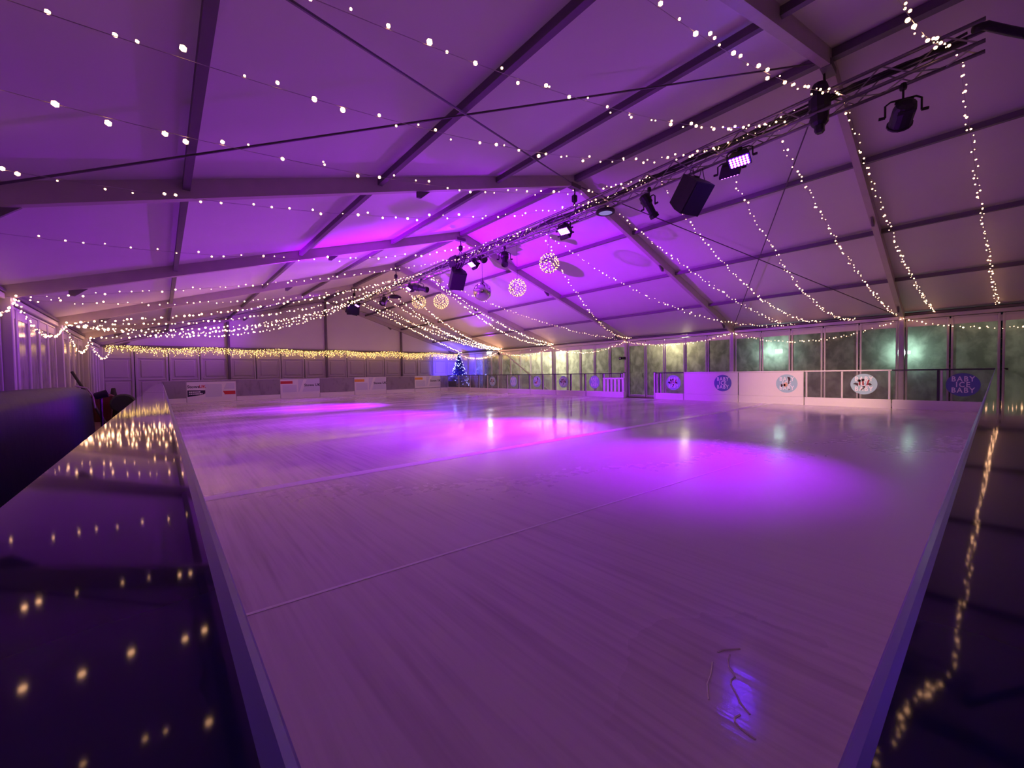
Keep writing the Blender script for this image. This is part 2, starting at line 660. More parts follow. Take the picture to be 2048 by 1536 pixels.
def window(side, y0, y1, pane, z0=ZF, z1=2.63, door=False):
    x = side * 9.96
    win_n[0] += 1
    nm = ('door_%d' if door else 'window_%d') % win_n[0]
    m = MB()
    w = 0.05
    e = 0.018
    m.bbox((x, y0 + e + w / 2, (z0 + z1) / 2), (0.06, w, z1 - z0), 0.008)
    m.bbox((x, y1 - e - w / 2, (z0 + z1) / 2), (0.06, w, z1 - z0), 0.008)
    m.bbox((x, (y0 + y1) / 2, z1 - w / 2), (0.06, y1 - y0 - 2 * e - 2 * w, w), 0.008)
    m.bbox((x, (y0 + y1) / 2, z0 + 0.06), (0.06, y1 - y0 - 2 * e - 2 * w, 0.12), 0.008)
    o = m.build(nm, 'white_frame', None, kind='structure')
    yc, zc = (y0 + y1) / 2, (z0 + z1) / 2
    m = MB()
    hy, hz = (y1 - y0) / 2 - e - w, (z1 - z0) / 2 - 0.05
    # sheet with rounded upper corners, set in the frame
    c = 0.07
    pts = [(-hy, -hz), (hy, -hz)]
    for k in range(5):
        a = k * PI / 8
        pts.append((hy - c + c * math.cos(a), hz - c + c * math.sin(a)))
    for k in range(5):
        a = PI / 2 + k * PI / 8
        pts.append((-hy + c + c * math.cos(a), hz - c + c * math.sin(a)))
    m.add([(0, p, q) for p, q in pts], [tuple(range(len(pts)))])
    me = m.mesh('pane', pane)
    link('pane', me, o, loc=(x, yc, zc))
    if door:
        m = MB()
        m.tube([(x - side * 0.03, y0 + 0.12, 0.85), (x - side * 0.09, y0 + 0.12, 0.87), (x - side * 0.09, y0 + 0.12, 1.03), (x - side * 0.03, y0 + 0.12, 1.05)], 0.012, 6)
        m.build('handle', 'fixture_black', o)
    return o


for side, nm in ((1, 'wall_right'), (-1, 'wall_left')):
    wl = struct(nm, 'tent side wall of posts, beam and plastic windows')
    x = side * 9.96
    bays = range(6) if side > 0 else range(1, 6)
    for k, y in enumerate(FR):
        m = MB()
        m.bbox((side * 9.90, y, (ZE + ZF) / 2 - 0.05), (0.20, 0.13, ZE - ZF - 0.1), 0.012)
        m.build('post', 'post_metal', wl)
    for i in range(6):
        y0, y1 = FR[i], FR[i + 1]
        m = MB()
        m.bbox((side * 9.93, (y0 + y1) / 2, 2.70), (0.12, 5 - 0.13, 0.11), 0.012)
        m.build('eave_beam', 'post_metal', wl)
        m = MB()
        m.box((side * 9.952, (y0 + y1) / 2, 2.49), (0.012, 5 - 0.13, 0.17))
        m.build('header_panel', 'roof_fabric', wl)
        m = MB()
        m.bbox((side * 9.90, (y0 + y1) / 2, 2.80), (0.10, 5 - 0.13, 0.07), 0.01)
        m.build('eave_purlin', 'purlin_metal', wl)
    if side > 0:
        m = MB()
        m.bar((9.82, 19.77, 2.42), (9.82, 15.75, 0.02), 0.06)
        m.build('diagonal_brace', 'post_metal', wl)
    for i in bays:
        for j in range(5):
            y0 = FR[i] + 0.065 + j * (4.87 / 5)
            y1 = y0 + 4.87 / 5
            if side > 0:
                pane = 'white_pane' if (i == 5 and j >= 2) else 'fogged_pane'
                window(side, y0, y1, pane, door=(i == 2 and j in (3, 4)))
            else:
                window(side, y0, y1, 'milky_pane')

# ------------------------------------------------------------------ gable walls
YG = FR[-1]
back = struct('wall_back', 'far gable wall of white panels below a fabric triangle')
xs = [-10, -5, 0, 5, 10]
for a, b in zip(xs[:-1], xs[1:]):
    m = MB()
    za, zb = roof_z(a) + 0.02, roof_z(b) + 0.02
    m.add([(a, YG + 0.06, 2.74), (b, YG + 0.06, 2.74), (b, YG + 0.06, zb), (a, YG + 0.06, za)], [(0, 1, 2, 3)])
    m.build('gable_sheet', 'gable_fabric', back)
for x in (-5, 0, 5):
    m = MB()
    m.bbox((x, YG - 0.02, (roof_z(x) + ZF) / 2 - 0.08), (0.12, 0.14, roof_z(x) - ZF - 0.16), 0.012)
    m.build('gable_post', 'purlin_metal', back)
for a, b in zip(xs[:-1], xs[1:]):
    m = MB()
    m.bbox(((a + b) / 2, YG, 2.74), (4.88, 0.12, 0.13), 0.012)
    m.build('gable_beam', 'purlin_metal', back)
for i in range(16):
    x0 = -10 + 1.25 * i
    m = MB()
    xc = x0 + 0.625
    y = YG + 0.05
    m.box((xc, y + 0.03, (2.68 + ZF) / 2), (1.225, 0.03, 2.68 - ZF))
    # pressed frame and raised field of the panel
    for sx in (-1, 1):
        m.bbox((xc + sx * 0.56, y, (2.68 + ZF) / 2), (0.09, 0.05, 2.66 - ZF), 0.012)
    for z in (2.20, 1.15, 0.0):
        m.bbox((xc, y + 0.002, z), (1.02, 0.045, 0.08), 0.012)
    for z0_, z1_ in ((1.26, 2.09), (0.10, 1.04)):
        m.bbox((xc, y + 0.006, (z0_ + z1_) / 2), (0.80, 0.05, z1_ - z0_), 0.02)
    m.build('wall_panel', 'panel_white', back)
front = struct('wall_front', 'plain white gable wall behind the near boards')
m = MB()
m.add([(-10, FR[0] - 0.06, ZF), (10, FR[0] - 0.06, ZF), (10, FR[0] - 0.06, ZE + 0.05), (0, FR[0] - 0.06, ZA + 0.05), (-10, FR[0] - 0.06, ZE + 0.05)], [(0, 1, 2, 3, 4)])
m.build('gable_sheet', 'gable_fabric', front)

# ------------------------------------------------------------------ outside
ground = struct('ground', 'dark grass outside the tent')
m = MB()
m.box((20, 10, ZF - 0.16), (24, 60, 0.1))
m.build('turf', 'grass_dark', ground)
m = MB()
rng = random.Random(3)
for i in range(2600):
    y = rng.uniform(-6, 27)
    z = rng.uniform(0, 1) ** 1.3 * 2.6
    x = 13.6 + rng.uniform(-0.5, 0.5) + 0.3 * math.sin(y * 1.3)
    s = rng.uniform(0.10, 0.24)
    M = Matrix.Rotation(rng.uniform(0, 6.3), 3, 'Z') @ Matrix.Rotation(rng.uniform(0.3, 2.4), 3, 'X')
    m.add([M @ Vector(v) * s + Vector((x, y, z - 0.1)) for v in ((-0.5, 0, 0), (0, -0.35, 0.08), (0.6, 0, 0), (0, 0.35, 0.08))], [(0, 1, 2, 3)])
m.build('hedge', 'hedge_leaf', None, kind='stuff', label='leafy hedge outside behind the fogged windows', cat='hedge')


def outside_lamp(loc, mt, power, color, label, r=0.10):
    t = thing('outdoor_lamp', label, 'lamp', (loc[0], loc[1], ZF - 0.1))
    m = MB()
    m.tube([(loc[0] + 0.10, loc[1], ZF - 0.1), (loc[0] + 0.10, loc[1], loc[2])], 0.025, 8)
    m.build('pole', 'fixture_black', t)
    m = MB()
    m.bbox((loc[0] + 0.05, loc[1], loc[2]), (0.06, 0.30, 0.22), 0.015)
    m.build('housing', 'fixture_black', t)
    m = MB()
    m.box((loc[0] + 0.01, loc[1], loc[2]), (0.012, r * 2.4, r * 1.6))
    m.build('lamp_face', mt, t)
    add_light('AREA', 'lamp_light', (loc[0] - 0.01, loc[1], loc[2]), power, color, t, shape='RECTANGLE', size=0.24, size_y=0.16, aim=(loc[0] - 1, loc[1], loc[2]))


outside_lamp((10.95, 8.0, 2.55), 'lamp_warm', 36, (1.0, 0.86, 0.50), 'warm yellow flood lamp outside the windows nearest the rink doors')
outside_lamp((10.55, 4.05, 1.85), 'lamp_cold', 8, (0.66, 1.0, 0.85), 'cold white flood lamp glowing through the second window after the door bay')
outside_lamp((10.45, 0.42, 1.62), 'lamp_cold', 7, (0.62, 1.0, 0.82), 'small greenish flood lamp outside beside the nearest tent post', r=0.06)
outside_lamp((12.4, 16.0, 3.7), 'lamp_warm', 650, (1.0, 0.92, 0.62), 'yellowish flood lamp outside the far half of the window wall')
outside_lamp((12.6, -2.2, 2.9), 'lamp_warm', 16, (0.95, 1.0, 0.70), 'pale flood lamp outside at the right end of the window wall')

# ------------------------------------------------------------------ rink boards
def decal(M, r, parent, tone, figure=0, words=('BABY', 'ICE', 'BABY')):
    n = 28
    m = MB()
    m.slab([(r * math.cos(2 * PI * k / n), r * math.sin(2 * PI * k / n)) for k in range(n)], 0.004, M)
    d = m.build('sticker', tone, parent, label='round blue sticker with white capital letters')
    for w, z in zip(words, (0.48, 0.0, -0.48)):
        put_text(w, r * 0.62, M @ Matrix.Translation((0, r * z, 0.005)), 'letter_white', d, sx=0.78)
    T = M @ Matrix.Translation((0, 0, 0.0075))

    def S(poly, mm):
        q = MB()
        q.slab([(x * r, y * r) for x, y in poly], 0.002, T)
        q.build('picture', mm, d)

    def C(cx, cy, rr, mm, n=10):
        S([(cx + rr * math.cos(2 * PI * k / n), cy + rr * math.sin(2 * PI * k / n)) for k in range(n)], mm)
    if figure == 1:      # legs and skates fanned out
        for x, tw in ((-0.36, 0.0), (-0.10, 0.02), (0.18, -0.14)):
            S([(x, -0.12), (x + 0.12, -0.12), (x + 0.12 - tw, 0.42), (x - tw, 0.42)], 'figure_red')
        C(-0.34, 0.34, 0.13, 'figure_dark')
        C(-0.06, 0.42, 0.12, 'figure_dark')
        S([(-0.80, 0.0), (-0.62, 0.14), (-0.40, 0.06), (-0.42, -0.20), (-0.60, -0.06)], 'figure_dark')
        S([(0.34, 0.06), (0.44, 0.12), (0.62, -0.06), (0.46, -0.14), (0.32, -0.08)], 'figure_dark')
        S([(-0.10, -0.20), (0.10, -0.16), (0.10, -0.34), (-0.14, -0.58), (-0.22, -0.56), (0.0, -0.32)], 'figure_dark')
    elif figure == 2:    # a skater leaning down, dark leg raised
        S([(0.06, 0.74), (0.28, 0.70), (0.36, 0.50), (0.26, 0.20), (0.24, -0.05), (0.16, -0.05), (0.16, 0.20), (0.14, 0.44)], 'figure_dark')
        S([(-0.28, 0.0), (-0.10, 0.12), (0.10, 0.05), (0.08, -0.25), (-0.10, -0.40), (-0.26, -0.30)], 'figure_skin')
        C(-0.20, -0.16, 0.12, 'figure_red')
        S([(-0.56, -0.15), (-0.42, 0.0), (-0.34, -0.20), (-0.42, -0.38), (-0.52, -0.36)], 'figure_dark')
        S([(0.10, -0.60), (0.20, -0.72), (0.32, -0.60), (0.28, -0.56), (0.20, -0.64)], 'figure_dark')
    return d


def side_unit(y0, y1, label, style, group=None, figure=None, tone='disc_teal', posts=None):
    """one barrier unit of the right-hand side, seen from the ice"""
    t = thing('rink_barrier', label, 'barrier', (XR, (y0 + y1) / 2, 0), group)
    L = y1 - y0
    yc = (y0 + y1) / 2
    m = MB()
    m.bbox((XR + 0.03, yc, 0.125 + ZF / 2), (0.08, L - 0.02, 0.25 - ZF), 0.012)
    m.build('kick_plate', 'board_white', t)
    m = MB()
    m.bbox((XR + 0.035, yc, ZB - 0.02), (0.09, L - 0.01, 0.04), 0.01)
    m.build('top_rail', 'board_white' if style in ('solid', 'white') else 'rail_dark', t)
    for yy in (posts if posts is not None else (y0 + 0.06, yc, y1 - 0.06)):
        m = MB()
        m.bbox((XR + 0.028, yy - 0.03, (ZB + 0.25) / 2 - 0.02), (0.04, 0.045, ZB - 0.29), 0.006)
        m.build('post', 'white_frame', t)
        if style == 'clear':
            m = MB()
            m.bbox((XR + 0.030, yy + 0.03, (ZB + 0.25) / 2 - 0.02), (0.04, 0.05, ZB - 0.29), 0.006)
            m.build('dark_post', 'rail_dark', t)
    m = MB()
    m.box((XR + (0.012 if style == 'solid' else 0.062), yc, (ZB + 0.25) / 2 - 0.02), (0.012, L - 0.03, ZB - 0.30))
    m.build('board' if style == 'solid' else 'clear_sheet', 'board_white' if style == 'solid' else 'clear_board', t)
    if figure is not None:
        yd, r = figure[0], 0.30
        decal(wall_M(XR + (0.005 if style == 'solid' else 0.055), yd, 0.675), r, t, tone, figure[1])
    return t


far_circles = (10.75, 12.69, 14.6, 16.54, 18.5)
names = ['next to the white slatted gate', 'second from the white slatted gate', 'third from the white slatted gate', 'fourth from the white slatted gate',
         'fifth from the white slatted gate', 'in front of the wall beside the christmas tree', 'in front of the christmas tree in the far corner']
yb = [9.20, 11.21, 13.15, 15.09, 17.0, 18.92, 20.81, 22.92 + 0.67]
for i in range(7):
    f = (far_circles[i], i % 3) if i < 5 else None
    wt = 'with a round blue sticker ' if f else ''
    side_unit(yb[i], yb[i + 1], 'clear rink barrier ' + wt + names[i], 'clear', 'clear barriers along the far window side', f, 'disc_teal',
              posts=(yb[i] + 0.06, (yb[i] + yb[i + 1]) / 2))
side_unit(6.43, 7.63, 'short clear rink barrier with round sticker at the near side of the doorway', 'clear', None, (6.87, 1), 'disc_teal', posts=(7.42, 7.58))
side_unit(4.46, 6.43, 'solid white rink barrier with plain lettered disc next to the doorway', 'solid', 'solid white barriers', (4.98, 0), 'disc_blue', posts=())
side_unit(2.53, 4.46, 'solid white rink barrier with teal disc showing a leaning skater', 'solid', 'solid white barriers', (3.0, 2), 'disc_teal', posts=())
side_unit(0.50, 2.53, 'white framed clear barrier with pale disc showing red skater legs', 'white', None, (1.1, 1), 'disc_teal', posts=(2.50, 1.62, 0.58))
side_unit(-1.55, 0.50, 'white framed clear barrier with dark blue disc at the near right corner', 'clear', None, (-0.82, 0), 'disc_blue', posts=(-0.42, -1.5))

# door posts at the gap in the boards
for y, lab in ((9.12, 'white upright post at the far side of the rink doorway'), (7.66, 'white upright post at the near side of the rink doorway')):
    t = thing('gate_post', lab, 'post', (XR + 0.04, y, ZF))
    m = MB()
    m.bbox((XR + 0.05, y, (ZB + ZF) / 2), (0.09, 0.07, ZB - ZF), 0.01)
    m.build('upright', 'white_frame', t)
    m = MB()
    m.bbox((XR + 0.05, y, ZB + 0.01), (0.11, 0.09, 0.02), 0.006)
    m.build('cap', 'rail_dark', t)

# white slatted gate leaning on the boards beside the doorway
t = thing('slatted_gate', 'white slatted plastic gate standing on the ice beside the rink doorway', 'gate', (7.40, 9.56, 0))
m = MB()
m.bbox((7.38, 9.56, 0.13), (0.16, 1.16, 0.26), 0.015)
m.build('base', 'white_plastic', t)
m = MB()
m.bbox((7.40, 9.56, 0.845), (0.08, 1.10, 0.07), 0.015)
m.build('top_rail', 'white_plastic', t)
for k in range(6):
    m = MB()
    m.bbox((7.40, 9.07 + 0.196 * k, 0.535), (0.05, 0.12, 0.56), 0.01)
    m.build('slat', 'white_plastic', t)

# far boards
order = ['first', 'second', 'third', 'fourth', 'fifth', 'sixth', 'seventh', 'eighth']
XB = [-8.95 + 1.98 * i for i in range(10)]
XB = [x for x in XB if x < 7.9]
XB = [-7.80, -6.92, -4.95, -2.97, -0.98, 0.99, 2.99, 4.98, 6.96, 7.62]
k = 0
for a, b in zip(XB[:-1], XB[1:]):
    k += 1
    t = thing('rink_barrier', 'low clear barrier at the far end of the ice, %s from the left corner' % (order + ['ninth'])[k - 1], 'barrier', ((a + b) / 2, YF, 0), 'clear barriers across the far end')
    m = MB()
    m.bbox(((a + b) / 2, YF + 0.03, 0.11 + ZF / 2), (b - a - 0.02, 0.08, 0.22 - ZF), 0.012)
    m.build('kick_plate', 'board_white', t)
    m = MB()
    m.bbox(((a + b) / 2, YF + 0.035, ZB - 0.03), (b - a - 0.01, 0.07, 0.025), 0.008)
    m.build('top_rail', 'white_frame', t)
    m = MB()
    m.bbox(((a + b) / 2, YF + 0.06, (ZB + 0.2) / 2), (0.09, 0.05, ZB - 0.25), 0.006)
    m.build('post', 'white_frame', t)
    m = MB()
    m.box(((a + b) / 2, YF + 0.012, (ZB + 0.2) / 2), (b - a - 0.02, 0.012, ZB - 0.26))
    m.build('clear_sheet', 'hazy_board', t)

# banners hung on the far boards
def banner(x0, x1, z0, z1, label, kind):
    t = thing('banner', label, 'banner', ((x0 + x1) / 2, YF, z0), 'advertising banners on the far boards')
    M = far_M(x0, YF - 0.012, z0)
    w, h = x1 - x0, z1 - z0

    def R(a, b, c, d, mt, nm, dz=0.002, poly=None):
        q = MB()
        q.slab(poly or [(a * w, b * h), (c * w, b * h), (c * w, d * h), (a * w, d * h)], dz, M @ Matrix.Translation((0, 0, 0.006)))
        return q.build(nm, mt, t)
    q = MB()
    q.slab([(0, 0), (w, 0), (w, h), (0, h)], 0.005, M)
    q.build('sheet', 'banner_white', t)
    if kind == 0:
        R(0.36, 0.12, 0.70, 0.86, 'banner_pale', 'picture')
        R(0, 0, 0, 0, 'banner_pale', 'picture', poly=[(0.74 * w, 0.55 * h), (0.97 * w, 0.55 * h), (0.97 * w, 0.9 * h), (0.80 * w, 0.9 * h)])
        tg = R(0, 0, 0, 0, 'banner_navy', 'tag', poly=[(0.01 * w, 0.16 * h), (0.30 * w, 0.26 * h), (0.36 * w, 0.34 * h), (0.36 * w, 0.52 * h), (0.01 * w, 0.54 * h)])
        for zz, ww in ((0.43, 0.20), (0.32, 0.25)):
            q = MB()
            x = 0.04
            rr = random.Random(int(ww * 100))
            while x < 0.04 + ww:
                l = rr.uniform(0.012, 0.03)
                q.slab([(x * w, (zz - 0.03) * h), ((x + l) * w, (zz - 0.03) * h), ((x + l) * w, (zz + 0.035) * h), (x * w, (zz + 0.035) * h)], 0.002, M @ Matrix.Translation((0, 0, 0.009)))
                x += l + 0.008
            q.build('lettering', 'letter_white', tg)
        R(0, 0, 0, 0, 'banner_red', 'tag', poly=[(0.76 * w, 0.24 * h), (0.985 * w, 0.24 * h), (0.985 * w, 0.44 * h), (0.72 * w, 0.44 * h)])
        put_text('Stowe', 0.19, M @ Matrix.Translation((0.13 * w, 0.73 * h, 0.008)), 'banner_navy', t, sx=1.0)
        put_text('UK', 0.19, M @ Matrix.Translation((0.305 * w, 0.73 * h, 0.008)), 'banner_red', t)
    else:
        tone = {1: 'banner_red', 2: 'banner_orange', 3: 'banner_orange'}[kind]
        R(0.005, 0.70, 0.30, 0.88, tone, 'tag')
        R(0.05, 0.14, 0.40, 0.62, 'banner_pale', 'picture')
        R(0.44, 0.14, 0.99, 0.97, 'banner_pale', 'picture', 0.0015)
        R(0, 0, 0, 0, 'banner_white', 'stripe', 0.003, poly=[(0.46 * w, 0.14 * h), (0.54 * w, 0.14 * h), (0.66 * w, 0.97 * h), (0.58 * w, 0.97 * h)])
        put_text('Stowe UK', 0.20, M @ Matrix.Translation((0.80 * w, 0.58 * h, 0.010)), 'banner_navy', t)


banner(-6.90, -4.96, 0.14, 0.985, 'white banner with navy and red tags nearest the left boards', 0)
banner(-2.97, -0.98, 0.20, 1.03, 'white banner with a red label at its upper left', 1)
banner(0.99, 2.98, 0.16, 1.05, 'white banner with an orange label, third from the left', 2)
banner(4.98, 6.95, 0.26, 1.06, 'white banner with a dull orange label nearest the christmas tree', 3)


# near boards the camera stands on: navy top, inner bevel with its sheen coloured in pale blue, white face
def near_board(name, P0, P1, w, label, side, ZB=ZB, e=0.0075):
    """P0->P1: inner top edge; side: +1 when the body lies to the left of the walking direction"""
    P0, P1 = Vector((*P0, 0)), Vector((*P1, 0))
    d = (P1 - P0).normalized()
    n = Vector((-d.y, d.x, 0)) * side
    t = thing(name, label, 'barrier', tuple((P0 + P1) / 2))

    def prof(pts, nm, mt):
        q = MB()
        vs = [p + n * a + Vector((0, 0, z)) for p in (P0, P1) for a, z in pts]
        k = len(pts)
        fs = [(i, (i + 1) % k, k + (i + 1) % k, k + i) for i in range(k)] + [tuple(range(k)), tuple(range(2 * k - 1, k - 1, -1))]
        q.add(vs, fs)
        q.build(nm, mt, t)
    prof([(e, ZB - 0.03), (w, ZB - 0.03), (w, ZB - 0.004), (w - 0.004, ZB), (e, ZB)], 'top_cap', 'navy_top')
    prof([(0.0, ZB - 0.04), (e, ZB - 0.04), (e, ZB), (0.0035, ZB - 0.0005), (0.0012, ZB - 0.002), (0.0, ZB - 0.005)], 'edge_strip', 'edge_sheen')
    prof([(0.004, 0.25), (w - 0.01, 0.25), (w - 0.01, ZB - 0.04), (0.004, ZB - 0.04)], 'board', 'board_white')
    prof([(-0.006, ZF), (w - 0.006, ZF), (w - 0.006, 0.245), (-0.006, 0.245)], 'kick_plate', 'board_white')
    return t


near_board('rink_barrier', (-7.789, -0.965), (-7.787, 2.20), 0.105, 'navy topped barrier on the left nearest the camera', 1)
near_board('rink_barrier', (-7.787, 2.225), (-7.785, 6.3), 0.105, 'navy topped barrier on the left, second from the camera', 1)
near_board('rink_barrier', (-7.785, 6.33), (-7.780, 15.0), 0.103, 'slightly lower left barrier beyond the second navy topped one', 1, 1.035)
near_board('rink_barrier', (-7.780, 15.03), (-7.775, 23.55), 0.103, 'lowest left barrier reaching the far left corner', 1, 0.99)
near_board('rink_barrier', (-7.90, -0.965), (7.53, -1.345), 0.125, 'navy topped barrier along the near right side of the ice', -1, e=0.0055)

# ------------------------------------------------------------------ lighting truss
def truss_z(y):
    return 5.25 + (5.05 - 5.25) * (y + 1.05) / 6.55 if y < 5.5 else 5.05 - 0.05 * (y - 5.5) / 16.5


HT, HW = 0.13, 0.13
truss = thing('lighting_truss', 'long aluminium lighting truss hung under the ridge', 'truss', (0, 5.5, truss_z(5.5)))
ys = [-1.05, 1.0, 3.2, 5.5, 8.5, 11.5, 14.5, 18, 22]
CH = ((-HW, -HT), (HW, -HT), (-HW, HT), (HW, HT))
for cx, cz in CH:
    m = MB()
    m.tube([(cx, y, truss_z(y) + cz) for y in ys], 0.025, 8)
    m.build('chord', 'truss_metal', truss, smooth=True)
br = MB()
br.tube([(0, -0.14, 0), (0, 0.14, 0.0)], 0.010, 5)
br_me = br.mesh('lacing', 'truss_metal')
step = 0.30
n_st = int((22 + 1.0) / step)
for i in range(n_st):
    y0, y1 = -1.0 + step * i, -1.0 + step * (i + 1)
    for fc, (a, b) in enumerate((((-HW, -HT), (HW, -HT)), ((-HW, -HT), (-HW, HT)), ((HW, -HT), (HW, HT)))):
        if i % 2:
            a, b = b, a
        p = Vector((a[0], y0, truss_z(y0) + a[1]))
        q = Vector((b[0], y1, truss_z(y1) + b[1]))
        d = q - p
        o = bpy.data.objects.new('lacing', br_me)
        COL.objects.link(o)
        o.parent = truss
        o.rotation_mode = 'QUATERNION'
        o.rotation_quaternion = d.to_track_quat('Y', 'Z')
        o.scale = (1, d.length / 0.28, 1)
        o.location = (p + q) / 2 - truss.location
# cable loom laid in the truss
rr = random.Random(5)
m = MB()
for k in range(4):
    m.tube([(rr.uniform(-0.07, 0.07), y, truss_z(y) + 0.05 + 0.05 * math.sin(y * (0.9 + 0.3 * k) + k)) for y in [-0.9 + 0.55 * i for i in range(40)]], 0.018, 5)
lm = m.build('cable_loom', 'cable_black', None, label='black cables laid along inside the lighting truss', cat='cable')
m = MB()
m.tube([(0.0, -0.95, 5.38), (0.05, -1.05, 5.39), (0.3, -1.25, 5.33), (0.7, -1.6, 5.22), (1.3, -2.1, 5.06), (2.2, -2.9, 4.9), (3.2, -3.8, 4.6)], 0.05, 8)
m.build('supply_cable', 'cable_black', None, True, label='thick black cable leaving the near end of the truss', cat='cable')


# ------------------------------------------------------------------ hoists
def hoist(y, big, label):
    zt = truss_z(y) + HT
    t = thing('chain_hoist', label, 'hoist', (0, y, ZA - 0.2), 'chain hoists carrying the truss')
    top = ZA - 0.24
    m = MB()
    m.tube([(0, y, top), (0.02, y, top - 0.10), (0.0, y, top - 0.16)], 0.018, 6)
    m.build('hook', 'fixture_black', t)
    if big:
        m = MB()
        m.lathe([(0.03, 0), (0.13, -0.03), (0.17, -0.10), (0.16, -0.19), (0.20, -0.24), (0.20, -0.42), (0.17, -0.46), (0.16, -0.62), (0.11, -0.66), (0.02, -0.68)], 10,
                Matrix.Translation((-0.02, y + 0.05, top - 0.12)) @ Matrix.Diagonal((0.78, 0.7, 1.0, 1)))
        m.build('motor_bag', 'fixture_black', t)
        m = MB()
        m.bbox((-0.02, y + 0.05, top - 0.82), (0.14, 0.12, 0.14), 0.03)
        m.build('motor', 'fixture_black', t)
    else:
        m = MB()
        m.bbox((0, y, top - 0.25), (0.12, 0.13, 0.18), 0.03)
        m.build('motor', 'fixture_black', t)
        for s in (-1, 1):
            m = MB()
            m.tube([(0, y, top - 0.32), (s * HW, y + 0.06 * s, zt - 0.02)], 0.012, 5)
            m.build('sling', 'cable_black', t)


hoist(FR[1] + 0.05, True, 'large black chain hoist bag hanging at the nearest roof frame')
hoist(FR[2], False, 'small hoist and sling at the second roof frame')
hoist(FR[3], False, 'hoist above the bundle of black gear mid truss')
hoist(FR[4], False, 'thin slings at the fourth roof frame')
hoist(FR[5], False, 'small hoist nearest the far gable')


# ------------------------------------------------------------------ lanterns on the truss
def clamp_parts(t, x, y, zc, zt):
    m = MB()
    m.tube([(x, y, zt + 0.02), (x, y, zc)], 0.014, 6)
    m.lathe([(0.035, -0.04), (0.04, -0.02), (0.04, 0.03), (0.03, 0.05)], 8, Matrix.Translation((x, y, zt - 0.03)))
    m.build('clamp', 'fixture_black', t)


def yoke(t, c, half, drop, ax):
    """U bracket: c pivot centre, ax unit vector across"""
    c, ax = Vector(c), Vector(ax)
    up = Vector((0, 0, drop))
    m = MB()
    m.tube([c - ax * half, c - ax * half + up * 0.8, c - ax * half * 0.7 + up, c + ax * half * 0.7 + up, c + ax * half + up * 0.8, c + ax * half], 0.013, 6)
    m.build('yoke', 'fixture_black', t)
    for s in (-1, 1):
        m = MB()
        m.tube([c + ax * half * s, c + ax * (half + 0.07) * s], 0.022, 6)
        m.build('knob', 'fixture_black', t)


def aimM(loc, target):
    d = (Vector(target) - Vector(loc)).normalized()
    return Matrix.Translation(loc) @ d.to_track_quat('Z', 'Y').to_matrix().to_4x4()


def flood(x, y, z, target, label, lit=True, face='led_violet', w=0.34, h=0.22, beam=BEAM_W, spill=SPILL_W, color=VIOLET, cone=44, spill_cone=56, spill_dy=0.0):
    t = thing('led_flood', label, 'stage light', (x, y, z + 0.2))
    clamp_parts(t, x, y, z + 0.16, truss_z(y) - HT)
    M = aimM((x, y, z), target)
    ax = (M.to_3x3() @ Vector((1, 0, 0)))
    yoke(t, (x, y, z), w / 2 + 0.03, 0.17, ax)
    m = MB()
    R = M.to_3x3()
    # wedge shaped housing, wider at the face
    b = [(-w * 0.32, -h * 0.32, -0.13), (w * 0.32, -h * 0.32, -0.13), (w * 0.32, h * 0.32, -0.13), (-w * 0.32, h * 0.32, -0.13)]
    f = [(-w / 2, -h / 2, 0.02), (w / 2, -h / 2, 0.02), (w / 2, h / 2, 0.02), (-w / 2, h / 2, 0.02)]
    g = [(-w / 2, -h / 2, 0.06), (w / 2, -h / 2, 0.06), (w / 2, h / 2, 0.06), (-w / 2, h / 2, 0.06)]
    m.add([M @ Vector(v) for v in b + f + g], [(3, 2, 1, 0), (8, 9, 10, 11)] + [(i, (i + 1) % 4, 4 + (i + 1) % 4, 4 + i) for i in range(4)] + [(4 + i, 4 + (i + 1) % 4, 8 + (i + 1) % 4, 8 + i) for i in range(4)])
    m.build('housing', 'fixture_black', t)
    if lit:
        nx, ny = 6, 4
        m = MB()
        for i in range(nx):
            for j in range(ny):
                px, py = (i + 0.5) / nx * 0.9 - 0.45, (j + 0.5) / ny * 0.88 - 0.44
                rr_ = min(w / nx, h / ny) * 0.40
                m.lathe([(rr_, 0.061), (rr_ * 0.8, 0.072)], 8, M @ Matrix.Translation((px * w, py * h, 0)))
        m.build('led_lens', face, t, kind='stuff')
        p = M @ Vector((0, 0, 0.09))
        add_light('SPOT', 'flood_beam', tuple(p), beam, color, t, spot_size=math.radians(cone), spot_blend=1.0, shadow_soft_size=0.12, aim=target)
        sx_ = 1 if target[0] > x else -1
        add_light('SPOT', 'flood_spill', tuple(p), spill, color, t, spot_size=math.radians(spill_cone), spot_blend=1.0, shadow_soft_size=0.12, aim=(x + 6 * sx_, y + spill_dy, z - 0.5))
    return t


